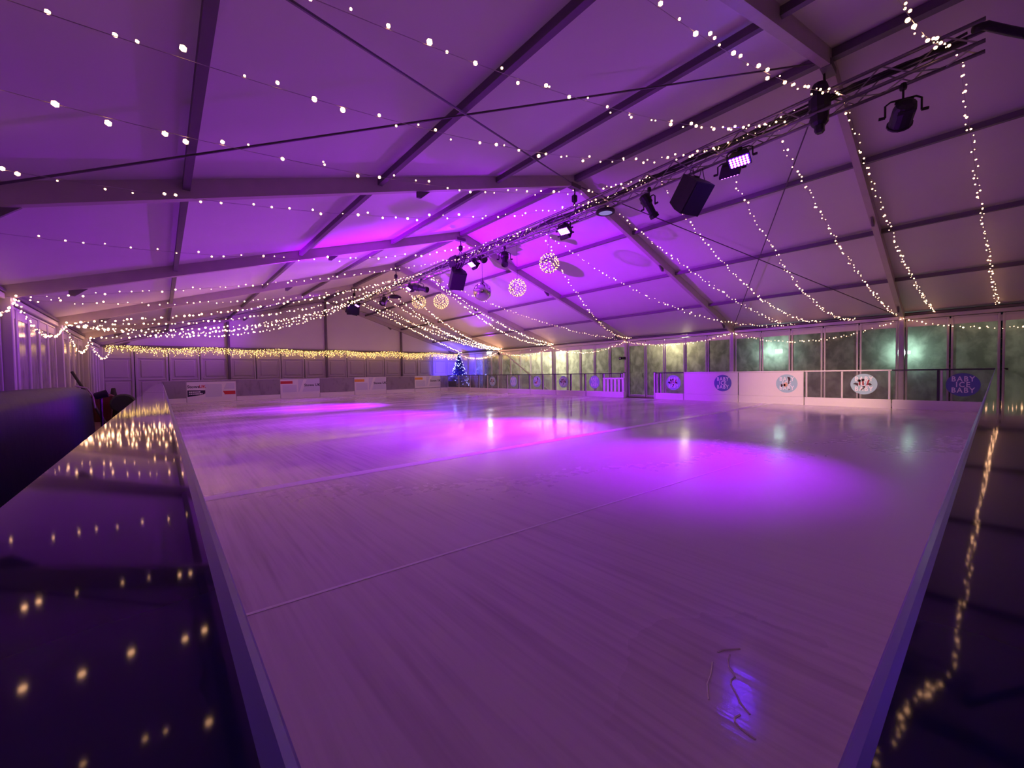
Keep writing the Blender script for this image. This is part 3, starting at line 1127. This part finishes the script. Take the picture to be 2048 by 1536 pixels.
def par(x, y, z, target, label, r=0.11, L=0.30, name='par_can', profile=False):
    t = thing(name, label, 'stage light', (x, y, z + 0.2))
    clamp_parts(t, x, y, z + 0.2, truss_z(y) - HT)
    M = aimM((x, y, z), target)
    ax = (M.to_3x3() @ Vector((1, 0, 0)))
    yoke(t, (x, y, z), r + 0.06, 0.20, ax)
    m = MB()
    if profile:
        m.lathe([(r * 0.5, -L * 0.55), (r * 1.05, -L * 0.5), (r * 1.1, -L * 0.15), (r * 0.8, -L * 0.08), (r * 0.72, L * 0.30), (r * 0.95, L * 0.36), (r * 0.95, L * 0.5), (r * 0.8, L * 0.5), (r * 0.7, L * 0.46)], 12, M)
    else:
        m.lathe([(r * 0.45, -L * 0.5), (r * 0.85, -L * 0.42), (r, -L * 0.2), (r, L * 0.42), (r * 1.12, L * 0.44), (r * 1.12, L * 0.5), (r * 0.9, L * 0.5), (r * 0.85, L * 0.42)], 14, M)
    bd = m.build('barrel', 'fixture_black', t)
    m = MB()
    m.lathe([(r * 0.84, L * 0.40), (r * 0.5, L * 0.43)], 12, M)
    m.build('lens', 'lens_glass', bd)
    m = MB()
    for k in range(4):
        m.bbox((0, 0, 0), (r * 1.5, 0.012, 0.05), 0.004)
    m.v = [tuple(M @ (Vector(v) + Vector((0, 0, -L * 0.30)) + Vector((0, (i // 24 - 1.5) * r * 0.6, 0)))) for i, v in enumerate(m.v)]
    m.build('cooling_fin', 'fixture_black', bd)
    return t


def speaker(c, target, label, s=(0.46, 0.40, 0.66), wires=True, y_wire=None):
    t = thing('loudspeaker', label, 'speaker', c)
    M = aimM(c, target)
    w, d, h = s
    fr = [(-w / 2, -h / 2), (w / 2, -h / 2), (w / 2, h / 2), (-w / 2, h / 2)]
    bk = [(-w * 0.30, -h * 0.46), (w * 0.30, -h * 0.46), (w * 0.30, h * 0.46), (-w * 0.30, h * 0.46)]
    m = MB()
    m.add([M @ Vector((x, y, -d / 2)) for x, y in bk] + [M @ Vector((x, y, d * 0.1)) for x, y in fr] + [M @ Vector((x, y, d / 2)) for x, y in fr],
          [(3, 2, 1, 0), (8, 9, 10, 11)] + [(i, (i + 1) % 4, 4 + (i + 1) % 4, 4 + i) for i in range(4)] + [(4 + i, 4 + (i + 1) % 4, 8 + (i + 1) % 4, 8 + i) for i in range(4)])
    m.build('cabinet', 'fixture_black', t)
    m = MB()
    m.bbox((0, 0, 0), (w * 0.92, h * 0.94, 0.02), 0.006)
    m.v = [tuple(M @ (Vector(v) + Vector((0, 0, d / 2 + 0.008)))) for v in m.v]
    m.build('grille', 'grille_black', t)
    m = MB()
    m.bbox((0, 0, 0), (0.12, 0.03, 0.03), 0.008)
    m.v = [tuple(M @ (Vector(v) + Vector((0, h / 2 + 0.012, -d * 0.1)))) for v in m.v]
    m.build('carry_handle', 'fixture_black', t)
    for sx, sz in ((-1, 0.3), (1, 0.3), (1, -0.3), (-1, -0.3)):
        a = M @ Vector((sx * w * 0.28, h * 0.45, sz * d * 0.6))
        b = (max(-HW, min(HW, a.x)), a.y + (0.05 if sz > 0 else -0.05), truss_z(a.y) - HT)
        m = MB()
        m.tube([a, b], 0.008, 5)
        m.build('hanging_wire', 'steel_cable', t)
    return t


# floods: every station carries a head aimed left and one aimed right
flood(-0.10, 1.72, 4.83, (-2.6, 1.45, 0.0), 'violet lit flood with a grid of lenses nearest the camera', beam=3000, cone=43, spill=150, spill_dy=1.5, spill_cone=60)
flood(0.16, 1.98, 4.80, (4.5, 2.6, 0.6), 'dark backed flood beside the nearest violet flood', face='led_white', beam=120, spill=200, spill_dy=1.5)
flood(-0.08, 5.78, 4.74, (-2.6, 5.4, 0.0), 'flood with white glowing face right of the glowing ball string', face='led_white', w=0.30, beam=6200, spill=800, cone=64)
flood(0.22, 6.0, 4.74, (7.5, 6.7, 0.4), 'dark backed flood sharing a clamp with the white faced flood', face='led_white', w=0.30, beam=2600, spill=250, cone=30, spill_cone=66)
flood(-0.10, 9.70, 4.74, (-3.4, 9.8, 0.0), 'flood with pale square face beside the second loudspeaker', face='led_white', w=0.28, beam=5600, spill=800, cone=58)
flood(0.20, 9.95, 4.76, (7.2, 9.4, 0.1), 'dark backed flood right of the pale square faced flood', face='led_white', w=0.28, beam=2400, spill=250, cone=32, spill_cone=66)
flood(-0.10, 14.1, 4.70, (-3.2, 14.9, 0.0), 'flood with pale square face above the pair of glowing balls', face='led_white', w=0.28, beam=9500, spill=1100, cone=54)
flood(0.20, 14.35, 4.72, (5.5, 15.0, 0.0), 'dark flood behind the long lantern mid truss', face='led_white', w=0.28, beam=1200, spill=250)
flood(-0.06, 19.9, 4.82, (-2.5, 20.3, 0.0), 'pink lit flood in the dark cluster at the far end of the truss', face='led_white', w=0.28, beam=900, spill=3000, spill_dy=4.0)

speaker((0.06, 2.68, 4.59), (-0.6, 0.68, 2.65), 'large black loudspeaker hanging tilted from the truss nearest the camera', (0.46, 0.52, 0.60))
speaker((0.0, 10.8, 4.48), (-0.5, 8.8, 2.7), 'black loudspeaker hanging above the mirror ball', (0.50, 0.52, 0.64))
speaker((-0.05, 20.6, 4.78), (-0.6, 18.6, 3.0), 'black loudspeaker in the cluster at the far end of the truss', (0.62, 0.5, 0.62))
speaker((0.12, 21.2, 4.80), (3.0, 17.6, 3.2), 'second black loudspeaker partly hidden at the far end of the truss', (0.5, 0.5, 0.62))

par(0.12, -0.31, 4.70, (7.5, 2.3, 0.75), 'black lantern in a yoke below the near end of the truss', 0.13, 0.34, 'stage_lantern')
par(0.0, 3.50, 4.60, (0.9, 3.25, 3.4), 'slim black profile lantern between loudspeaker and round lamp', 0.10, 0.50, 'profile_lantern', True)
par(0.0, 8.2, 4.55, (-0.35, 7.8, 3.7), 'black lantern hanging right of the mirror ball', 0.11, 0.46, 'profile_lantern', True)
par(0.22, 9.6, 4.95, (2.5, 10.6, 4.4), 'black can lantern lying beside the truss behind the second flood', 0.11, 0.32)
par(-0.06, 13.2, 4.52, (0.35, 12.3, 4.25), 'long black lantern with a bright lens above the glowing balls', 0.12, 0.62, 'profile_lantern', True)
par(0.05, 16.9, 4.58, (-0.5, 16.5, 3.9), 'small black can lantern near the far end of the truss', 0.13, 0.42)
t = thing('truss_dome', 'thin black curved hood beside the far can lantern', 'hood', (0.25, 16.2, 4.74))
m = MB()
m.lathe([(0.30, -0.10), (0.24, -0.03), (0.12, 0.02), (0.02, 0.04)], 14, Matrix.Translation((0.25, 16.2, 4.76)), caps=False)
m.build('hood', 'fixture_black', t)
m = MB()
m.tube([(0.25, 16.2, 4.79), (0.13, 16.2, 4.92)], 0.012, 5)
m.build('stem', 'fixture_black', t)

def added_flood(c, target, power, cone, label, mount='bracket'):  # extra lamp, added to make the roof evenly violet
    t = thing('added_flood', label, 'stage light', c)
    c = Vector(c)
    M = aimM(c, target)
    m = MB()
    m.lathe([(0.05, -0.10), (0.07, -0.08), (0.075, 0.02), (0.08, 0.10), (0.072, 0.10), (0.07, 0.02)], 16, M)
    m.build('housing', 'fixture_black', t)
    m = MB()
    m.lathe([(0.07, 0.0), (0.02, 0.005)], 16, M)
    m.build('lens', 'led_white', t)
    m = MB()
    if mount == 'stand':
        m.tube([c + Vector((0, 0, -0.07)), Vector((c.x, c.y, ZF + 0.03))], 0.02, 8)
        m.bbox((c.x, c.y, ZF + 0.015), (0.30, 0.30, 0.03), 0.008)
    else:
        s = 1 if c.x > 0 else -1
        m.tube([c + Vector((0.14 * s, 0.08, 0.0)), c + Vector((0.04 * s, 0.04, -0.10)), c + Vector((0, 0, -0.07))], 0.02, 6)
    m.build(mount, 'fixture_black', t)
    add_light('SPOT', 'added_beam', tuple(M @ Vector((0, 0, 0.14))), power, VIOLET, t, spot_size=math.radians(cone), spot_blend=1.0, shadow_soft_size=0.09, aim=target)


added_flood((-8.75, 10.80, 0.86), (5.5, 10.2, 5.4), 18500, 66, 'added black violet flood on a stand between the blue tarpaulin and left barriers', 'stand')  # added to wash the right roof slope violet
added_flood((9.66, 20.36, 2.50), (-4.3, 11.4, 5.1), 12500, 36, 'added round violet flood on the right tent post at the start of the diagonal brace')  # added to wash the left roof slope violet

# bundle of gear at the third frame
t = thing('gear_bundle', 'bundle of black cable and dimmer box on the truss above the second loudspeaker', 'equipment', (0, 10.6, 4.95))
m = MB()
m.bbox((-0.05, 10.75, 5.02), (0.34, 0.42, 0.36), 0.05)
m.build('dimmer_box', 'fixture_black', t)
for k in range(3):
    m = MB()
    m.tube([(-0.18 + 0.05 * math.cos(a), 10.2 + 0.24 * math.cos(a + k), 4.90 + 0.20 * math.sin(a)) for a in [2 * PI * j / 14 for j in range(14)]], 0.018, 5, close=True)
    m.build('cable_coil', 'cable_black', t)

# round lamp with a pale face
t = thing('round_lamp', 'round black lamp with lavender face below the second roof frame', 'lamp', (0.03, 4.62, 4.85))
m = MB()
m.lathe([(0.19, 0.06), (0.21, 0.05), (0.21, 0.0), (0.155, -0.01), (0.15, 0.02)], 24, Matrix.Translation((0.03, 4.62, 4.82)), caps=False)
m.lathe([(0.02, 0.08), (0.19, 0.062)], 24, Matrix.Translation((0.03, 4.62, 4.82)), caps=False)
m.build('housing', 'fixture_black', t)
m = MB()
m.lathe([(0.155, 0.004), (0.02, 0.002)], 24, Matrix.Translation((0.03, 4.62, 4.82)))
m.build('lamp_face', 'lavender_face', t)
m = MB()
m.tube([(0.03, 4.62, 4.88), (0.03, 4.62, 4.99)], 0.02, 6)
m.build('stem', 'fixture_black', t)

# ------------------------------------------------------------------ mirror ball
MB_C = Vector((0.0, 9.32, 3.77))
t = thing('mirror_ball', 'mirror ball hanging on a wire below the second loudspeaker', 'mirror ball', tuple(MB_C))
bm = bmesh.new()
bmesh.ops.create_uvsphere(bm, u_segments=40, v_segments=22, radius=0.29)
me = bpy.data.meshes.new('mirror_tiles')
bm.to_mesh(me)
bm.free()
rg = random.Random(2)
me.materials.append(MATS['mirror'])
link('mirror_tiles', me, t, loc=MB_C)
m = MB()
m.lathe([(0.07, 0.26), (0.06, 0.32), (0.035, 0.34), (0.03, 0.40)], 12, Matrix.Translation(MB_C))
m.build('motor_cap', 'truss_metal', t)
m = MB()
m.tube([MB_C + Vector((0, 0, 0.39)), (0.0, 9.32, truss_z(9.3) - HT)], 0.006, 5)
m.build('hanging_wire', 'steel_cable', t)


# ------------------------------------------------------------------ glowing wire balls
def light_ball(c, r, label, seed, n=110):
    c = Vector(c)
    t = thing('light_ball', label, 'light ball', tuple(c), 'glowing wire balls under the truss')
    m = MB()
    for k in range(6):
        a = PI * k / 6
        ring = [c + Vector((r * math.cos(a) * math.cos(b), r * math.sin(a) * math.cos(b), r * math.sin(b))) for b in [2 * PI * j / 20 for j in range(20)]]
        m.tube(ring, 0.004, 3, close=True)
    m.build('wire_frame', 'wire_green', t)
    rg = random.Random(seed)
    m = MB()
    for i in range(n):
        z = 1 - 2 * (i + 0.5) / n
        a = i * 2.399963 + rg.uniform(-0.15, 0.15)
        q = math.sqrt(1 - z * z)
        m.ico(c + Vector((q * math.cos(a), q * math.sin(a), z)) * r, 0.015 * rg.uniform(0.8, 1.25))
    m.build('bulbs', 'ball_bulb', t, kind='stuff')
    m = MB()
    m.tube([c + Vector((0, 0, r)), (0, c.y, truss_z(c.y) - HT)], 0.004, 4)
    m.build('cord', 'wire_green', t)


light_ball((0, 6.40, 4.05), 0.25, 'glowing ball highest of the four, right of the others', 1, 100)
light_ball((0, 7.66, 3.62), 0.245, 'glowing ball just right of the mirror ball', 2)
light_ball((0, 11.84, 3.83), 0.265, 'dense glowing ball left of the mirror ball', 3, 150)
light_ball((0, 13.50, 4.05), 0.265, 'leftmost small glowing ball below the long lantern', 4)

# ------------------------------------------------------------------ fairy light strings
bulb_me = MB()
bulb_me.ico((0, 0, 0), 1.0)
bulb_mesh = bulb_me.mesh('bulb', 'warm_bulb')


def string(A, B, sag, label, spacing=0.16, r=0.0115, parts=True, seed=0, jit=0.035, mt='warm_bulb', pts=None, group='fairy light strings under the roof'):
    rg = random.Random(seed)
    A, B = Vector(A), Vector(B)
    n = 30

    def at(u):
        if pts:
            k = u * (len(pts) - 1)
            i = min(int(k), len(pts) - 2)
            return Vector(pts[i]).lerp(Vector(pts[i + 1]), k - i)
        p = A.lerp(B, u)
        p.z -= 4 * sag * u * (1 - u)
        return p
    L = sum((at((i + 1) / n) - at(i / n)).length for i in range(n))
    t = thing('string_lights', label, 'string lights', tuple(at(0)), group)
    m = MB()
    m.tube([at(i / n) for i in range(n + 1)], 0.0022, 3)
    m.build('wire', 'wire_clear', t)
    cnt = max(2, int(L / spacing))
    base = t.location
    st = MB()
    for i in range(cnt):
        u = (i + 0.5 + rg.uniform(-0.3, 0.3)) / cnt
        p = at(u) + Vector((rg.uniform(-jit, jit), rg.uniform(-jit, jit), rg.uniform(-jit, jit)))
        s = r * (rg.choice((0.55, 0.7, 0.9, 1.1, 1.4)))
        if parts:
            o = bpy.data.objects.new('bulb', bulb_mesh)
            COL.objects.link(o)
            o.parent = t
            o.location = p - base
            o.scale = (s, s, s)
        else:
            st.ico(p, s)
    if not parts:
        st.build('bulbs', mt, t, kind='stuff')
    return t


def TP(y, side):
    return (side * 0.14, y, truss_z(y) + 0.02)


LEFT = [(-0.75, -0.5, 0.7, 2.75), (0.33, 0.25, 0.5, 2.75), (1.25, 1.0, 0.5, 2.65), (2.13, 1.75, 0.6, 2.78), (3.37, 2.25, 0.6, 2.65),
        (4.68, 4.0, 0.5, 2.78), (6.85, 5.25, 0.6, 2.62), (10.5, 10.35, 0.2, 2.66), (13.0, 11.0, 0.45, 2.72)]
LEFT_FAR = [(13.0, 15.3, 0.35, 2.72), (14.8, 15.5, 0.55, 2.72), (16.2, 15.6, 0.75, 2.72), (17.6, 15.7, 0.85, 2.74), (19.0, 15.9, 0.95, 2.74), (20.4, 20.2, 0.5, 2.72)]
RIGHT = [(-0.82, -1.42, 0.12, 2.82), (0.33, -0.22, 0.5, 2.82), (1.25, 0.62, 0.4, 2.78), (2.13, 1.65, 0.9, 2.80), (3.37, 2.6, 0.8, 2.82),
         (4.68, 3.75, 0.3, 2.84), (6.85, 3.3, 0.9, 2.80), (6.85, 10.2, 0.85, 2.82), (13.0, 11.0, 0.4, 2.82)]
RIGHT_FAR = [(13.0, 15.4, 0.45, 2.82), (13.0, 15.5, 0.75, 2.80), (15.4, 20.2, 0.60, 2.82), (16.5, 20.3, 0.75, 2.80), (17.6, 20.35, 0.50, 2.82), (18.8, 20.4, 0.62, 2.80), (20.2, 20.5, 0.22, 2.82), (20.4, 25.1, 0.05, 2.78)]
ordn = ['first', 'second', 'third', 'fourth', 'fifth', 'sixth', 'seventh', 'eighth', 'ninth']
for i, (a, b, s, z) in enumerate(LEFT):
    string(TP(a, -1), (-9.82, b, z), s, 'warm fairy light string from truss to left eave, %s from the camera' % ordn[i], seed=i, spacing=0.20 if i < 7 else 0.17, r=0.0130)
for i, (a, b, s, z) in enumerate(RIGHT):
    string(TP(a, 1), (9.82, b, z), s, 'warm fairy light string from truss to right eave, %s from the camera' % ordn[i], seed=20 + i, spacing=0.115 if i < 5 else 0.14, r=0.0125)
for i, (a, b, s, z) in enumerate(LEFT_FAR):
    string(TP(a, -1), (-9.75, b, z), s, 'fairy light string of the dense far left band, %s from its near edge' % ordn[i], 0.14, 0.022, False, 40 + i, mt='warm_bulb_far', group='dense far fairy strings on the left')
for i, (a, b, s, z) in enumerate(RIGHT_FAR):
    string(TP(a, 1), (9.80, b, z), s, 'fairy light string of the far right fan, %s from its near edge' % ordn[i], 0.14, 0.022, False, 60 + i, mt='warm_bulb_far', group='far fairy strings on the right')
for y0, y1, lab in ((6.85, 10.5, 'fairy lights wound along the truss between its middle lanterns'), (13.0, 20.4, 'fairy lights wound along the far half of the truss'),
                    (3.4, 5.4, 'fairy lights wound along the truss above the round lamp'), (0.9, 2.2, 'fairy lights wound along the truss above the violet flood')):
    string(None or (0, 0, 0), (0, 0, 0), 0, lab, 0.12, 0.011, False, int(y0 * 10), 0.05,
           pts=[(-0.15 + 0.04 * math.sin(3 * q), y0 + (y1 - y0) * q / 20, truss_z(y0 + (y1 - y0) * q / 20) - 0.02 + 0.05 * math.sin(2.2 * q)) for q in range(21)], group='fairy lights on the truss')


def swag(p0, p1, sag, label, seed, mt='warm_bulb'):
    string(p0, p1, sag, label, 0.10, 0.015, False, seed, 0.03, mt, group='swags of fairy lights along the eaves')


swag((9.78, FR[5], 2.66), (9.78, FR[6] - 0.2, 2.66), 0.40, 'drooping light swag on the right eave beside the christmas tree', 71)
swag((9.78, FR[4], 2.66), (9.78, FR[5], 2.66), 0.40, 'drooping light swag on the right eave above the diagonal brace', 72)
swag((9.78, FR[3], 2.66), (9.78, FR[4], 2.66), 0.45, 'drooping light swag on the right eave left of the doorway', 73)
swag((9.78, FR[2], 2.66), (9.78, FR[3], 2.66), 0.34, 'drooping light swag on the right eave over the doorway bay', 74)
swag((9.78, FR[1], 2.66), (9.78, FR[2], 2.66), 0.52, 'drooping light swag on the right eave above the solid white boards', 75)
swag((9.78, FR[0], 2.60), (9.78, FR[1], 2.66), 0.45, 'drooping light swag on the right eave at the right picture edge', 76)
swag((-9.78, FR[2] + 2, 2.66), (-9.78, FR[3], 2.66), 0.45, 'drooping light swag on the left eave at the picture edge', 77)
swag((-9.78, FR[3], 2.70), (-9.74, FR[4], 2.70), 0.50, 'drooping light swag on the left eave between the first two posts', 78)
swag((-9.74, FR[4], 2.68), (-9.72, 20.2, 2.66), 0.62, 'deep swag of lights left of the gable corner', 79)
swag((-9.72, 20.2, 2.66), (-9.5, 25.2, 2.66), 0.62, 'narrow deep swag of lights in the gable corner', 80)

# icicle curtain on the gable beam
t = thing('icicle_lights', 'dense golden icicle light curtain along the far gable beam', 'string lights', (0, YG - 0.12, 2.72))
rg = random.Random(11)
m = MB()
w_ = MB()
x = -9.7
while x < 9.8:
    w_.tube([(x, YG - 0.13, 2.70 + 0.03 * math.sin(x * 3)), (x + 0.05, YG - 0.13, 2.70 + 0.03 * math.sin((x + 0.05) * 3))], 0.005, 3)
    n = rg.choice((2, 3, 4, 4, 5, 6))
    sagz = 0.05 * math.sin(x * 1.9)
    for k in range(n):
        m.ico((x + rg.uniform(-0.05, 0.05), YG - 0.14 + rg.uniform(-0.03, 0.03), 2.70 + sagz - 0.075 * k + rg.uniform(-0.03, 0.03)), 0.015 * rg.uniform(0.8, 1.4))
    x += 0.045
m.build('bulbs', 'gold_bulb', t, kind='stuff')
w_.build('wire', 'wire_green', t)

# ------------------------------------------------------------------ christmas tree in the far corner
TX, TY = 9.05, 24.35
t = thing('christmas_tree', 'dark christmas tree with white lights in the far right corner', 'tree', (TX, TY, ZF))
m = MB()
m.tube([(TX, TY, ZF), (TX, TY, 2.5)], [0.07, 0.02], 8)
m.build('trunk', 'bark', t)
rg = random.Random(4)
m = MB()
H0, H1 = 0.30, 2.62
for i in range(3400):
    u = rg.random() ** 0.8
    z = H0 + (H1 - H0) * (1 - u) if False else H0 + (H1 - H0) * rg.random() ** 1.35
    R = 0.78 * (1 - (z - H0) / (H1 - H0)) + 0.03
    a = rg.uniform(0, 2 * PI)
    rr0 = R * rg.uniform(0.35, 1.0) * (1 + 0.12 * math.sin(7 * a + z * 9))
    p = Vector((TX + rr0 * math.cos(a), TY + rr0 * math.sin(a), z))
    d = Vector((math.cos(a), math.sin(a), rg.uniform(-0.5, 0.2))).normalized() * rg.uniform(0.10, 0.20)
    s = Vector((-math.sin(a), math.cos(a), rg.uniform(-0.4, 0.4))) * 0.035
    m.add([p - d * 0.5 - s, p - d * 0.5 + s, p + d * 0.6], [(0, 1, 2)])
m.build('foliage', 'tree_needles', t, kind='stuff')
m = MB()
for i in range(120):
    z = H0 + (H1 - H0) * rg.random() ** 1.25
    R = 0.78 * (1 - (z - H0) / (H1 - H0)) + 0.06
    a = rg.uniform(PI * 0.7, PI * 1.9)
    m.ico((TX + R * math.cos(a), TY + R * math.sin(a), z), rg.uniform(0.011, 0.020))
m.ico((TX, TY, H1 + 0.08), 0.035)
m.build('bulbs', 'cold_bulb', t, kind='stuff')
m = MB()
m.lathe([(0.20, ZF), (0.26, ZF + 0.30), (0.24, ZF + 0.30)], 14, Matrix.Translation((TX, TY, 0)))
m.build('pot', 'rubber', t)


def sack(x, y, z0, r, h, label):
    t = thing('dark_sack', label, 'sack', (x, y, z0))
    m = MB()
    m.lathe([(r * 0.55, z0), (r * 0.92, z0 + h * 0.12), (r, z0 + h * 0.4), (r * 0.85, z0 + h * 0.75), (r * 0.45, z0 + h * 0.95), (r * 0.12, z0 + h)], 14, Matrix.Translation((x, y, 0)))
    m.build('bag', 'rubber', t, smooth=True)
    m = MB()
    m.lathe([(r * 0.13, z0 + h * 0.97), (r * 0.2, z0 + h * 1.06), (r * 0.1, z0 + h * 1.08)], 8, Matrix.Translation((x, y, 0)))
    m.build('knot', 'rubber', t)


sack(8.22, 24.15, ZF, 0.36, 0.98, 'tall dark rounded sack left of the christmas tree')
sack(9.65, 23.95, ZF, 0.36, 0.90, 'dark rounded sack right of the christmas tree')
sack(8.95, 23.95, ZF, 0.40, 0.75, 'low dark sack in front of the christmas tree')

# blue uplighter beside the tree
t = thing('uplighter', 'small blue uplighter on a short stand beside the christmas tree washing the corner blue', 'lamp', (7.66, 23.97, ZF))
m = MB()
m.tube([(7.66, 23.97, ZF), (7.66, 23.97, 0.80)], 0.02, 6)
m.build('stand', 'fixture_black', t)
m = MB()
m.lathe([(0.08, ZF), (0.08, ZF + 0.12), (0.10, ZF + 0.16), (0.07, ZF + 0.15)], 12, Matrix.Translation((7.66, 23.97, 0.88)))
m.build('can', 'fixture_black', t)
add_light('SPOT', 'uplight', (7.70, 23.9, 0.95), 650, (0.07, 0.03, 1.0), t, spot_size=math.radians(150), spot_blend=0.8, shadow_soft_size=0.06, aim=(9.6, 25.2, 1.7))

# bulkhead light on the right wall
t = thing('bulkhead_light', 'bright white bulkhead light high on the right wall by the tree', 'lamp', (9.86, 21.63, 2.56))
m = MB()
m.bbox((9.88, 21.63, 2.62), (0.10, 0.50, 0.20), 0.02)
m.build('housing', 'white_plastic', t)
m = MB()
m.bbox((9.81, 21.63, 2.61), (0.05, 0.46, 0.16), 0.02)
m.build('diffuser', 'bulkhead_white', t)

# small black camera box on the door bay post
t = thing('wall_camera', 'small black camera box fixed to the post left of the doorway', 'camera', (9.75, FR[3], 1.80))
m = MB()
m.bbox((9.72, FR[3] + 0.02, 1.82), (0.10, 0.14, 0.13), 0.015)
m.build('body', 'fixture_black', t)
m = MB()
m.bbox((9.72, FR[3] + 0.22, 1.82), (0.10, 0.16, 0.13), 0.015)
m.build('screen_hood', 'fixture_black', t)
m = MB()
m.box((9.668, FR[3] + 0.22, 1.82), (0.006, 0.07, 0.06))
m.build('screen', 'letter_white', t)

# ------------------------------------------------------------------ left walkway clutter
# long blue covered bulk
t = thing('blue_cover', 'long bulk under a dark blue tarpaulin beside the left boards', 'tarpaulin', (-9.45, 8.0, ZF))
m = MB()
sec = []
X0, X1, Z1 = -9.78, -9.06, 1.03
prof = [(X0, ZF), (X0, 0.80), (X0 + 0.06, 0.95), (X0 + 0.20, 1.02), (X1 - 0.22, Z1), (X1 - 0.07, 0.97), (X1 - 0.01, 0.84), (X1, 0.5), (X1 + 0.03, ZF)]
yy = [3.0, 4.5, 6, 7.5, 9, 10.5, 11.8, 12.5, 12.9, 13.05]
sc_ = [1, 1, 1, 1, 1, 1, 1, 0.98, 0.88, 0.70]
rg = random.Random(8)
k = len(prof)
for y, s in zip(yy, sc_):
    for x, z in prof:
        w0 = rg.uniform(-0.012, 0.012)
        sec.append(((x - (X0 + X1) / 2) * (0.9 + 0.1 * s) + (X0 + X1) / 2 + w0, y, ZF + (z - ZF) * s + w0))
fs = [(i * k + j, i * k + j + 1, (i + 1) * k + j + 1, (i + 1) * k + j) for i in range(len(yy) - 1) for j in range(k - 1)]
fs += [tuple(range(k)), tuple((len(yy) - 1) * k + j for j in range(k))]
m.add(sec, fs)
m.build('sheet', 'tarp_blue', t, smooth=True)
m = MB()
m.tube([(-9.3, 12.55, 1.04), (-9.12, 12.6, 0.98), (-9.03, 12.62, 0.8), (-9.0, 12.62, 0.5)], 0.018, 6)
m.build('rope', 'rope_pale', t)

t = thing('pole', 'dark pole leaning against the corner behind the blue tarpaulin', 'pole', (-9.4, 16.0, ZF))
m = MB()
m.tube([(-9.75, 16.2, 1.42), (-9.33, 15.9, 0.50), (-9.06, 15.7, ZF)], 0.035, 8)
m.build('shaft', 'rubber', t)
m = MB()
m.bbox((-9.05, 15.69, ZF + 0.03), (0.14, 0.10, 0.06), 0.01)
m.build('foot', 'rubber', t)
t = thing('red_bin', 'dull red plastic bin at the end of the blue tarpaulin', 'bin', (-9.2, 16.8, ZF))
m = MB()
m.lathe([(0.20, ZF), (0.27, 0.62), (0.29, 0.66), (0.25, 0.66)], 14, Matrix.Translation((-9.22, 16.9, 0)))
m.build('tub', 'red_plastic', t)
m = MB()
m.lathe([(0.29, 0.66), (0.20, 0.72), (0.05, 0.74)], 14, Matrix.Translation((-9.22, 16.9, 0)))
m.build('lid', 'red_plastic', t)
t = thing('dark_cone', 'tall dark cone standing at the end of the left walkway', 'cone', (-9.0, 17.3, ZF))
m = MB()
m.lathe([(0.20, ZF + 0.04), (0.13, 0.35), (0.05, 0.88), (0.035, 0.90)], 14, Matrix.Translation((-8.98, 17.3, 0)))
m.build('body', 'rubber', t, smooth=False)
m = MB()
m.bbox((-8.98, 17.3, ZF + 0.02), (0.50, 0.50, 0.04), 0.01)
m.build('base', 'rubber', t)
t = thing('dark_drum', 'dark round drum beside the tall cone', 'drum', (-8.7, 16.6, ZF))
m = MB()
m.lathe([(0.22, 0), (0.30, 0.05), (0.30, 0.30), (0.26, 0.36), (0.06, 0.36)], 18, Matrix.Translation((-8.72, 16.7, 0.42)) @ Matrix.Rotation(PI / 2, 4, 'X'))
m.build('reel', 'dark_green', t)
m = MB()
for s in (-1, 1):
    m.tube([(-8.72 + 0.26 * s, 16.5, ZF), (-8.72 + 0.06 * s, 16.52, 0.42)], 0.025, 6)
m.build('stand', 'rubber', t)

# ------------------------------------------------------------------ warm spot thrown on the right boards by the near lantern
add_light('SPOT', 'lantern_beam', (0.30, -0.25, 4.60), 2700, (1.0, 0.58, 0.44), None, spot_size=math.radians(34), spot_blend=0.9, shadow_soft_size=0.08, aim=(7.5, 2.3, 0.75))
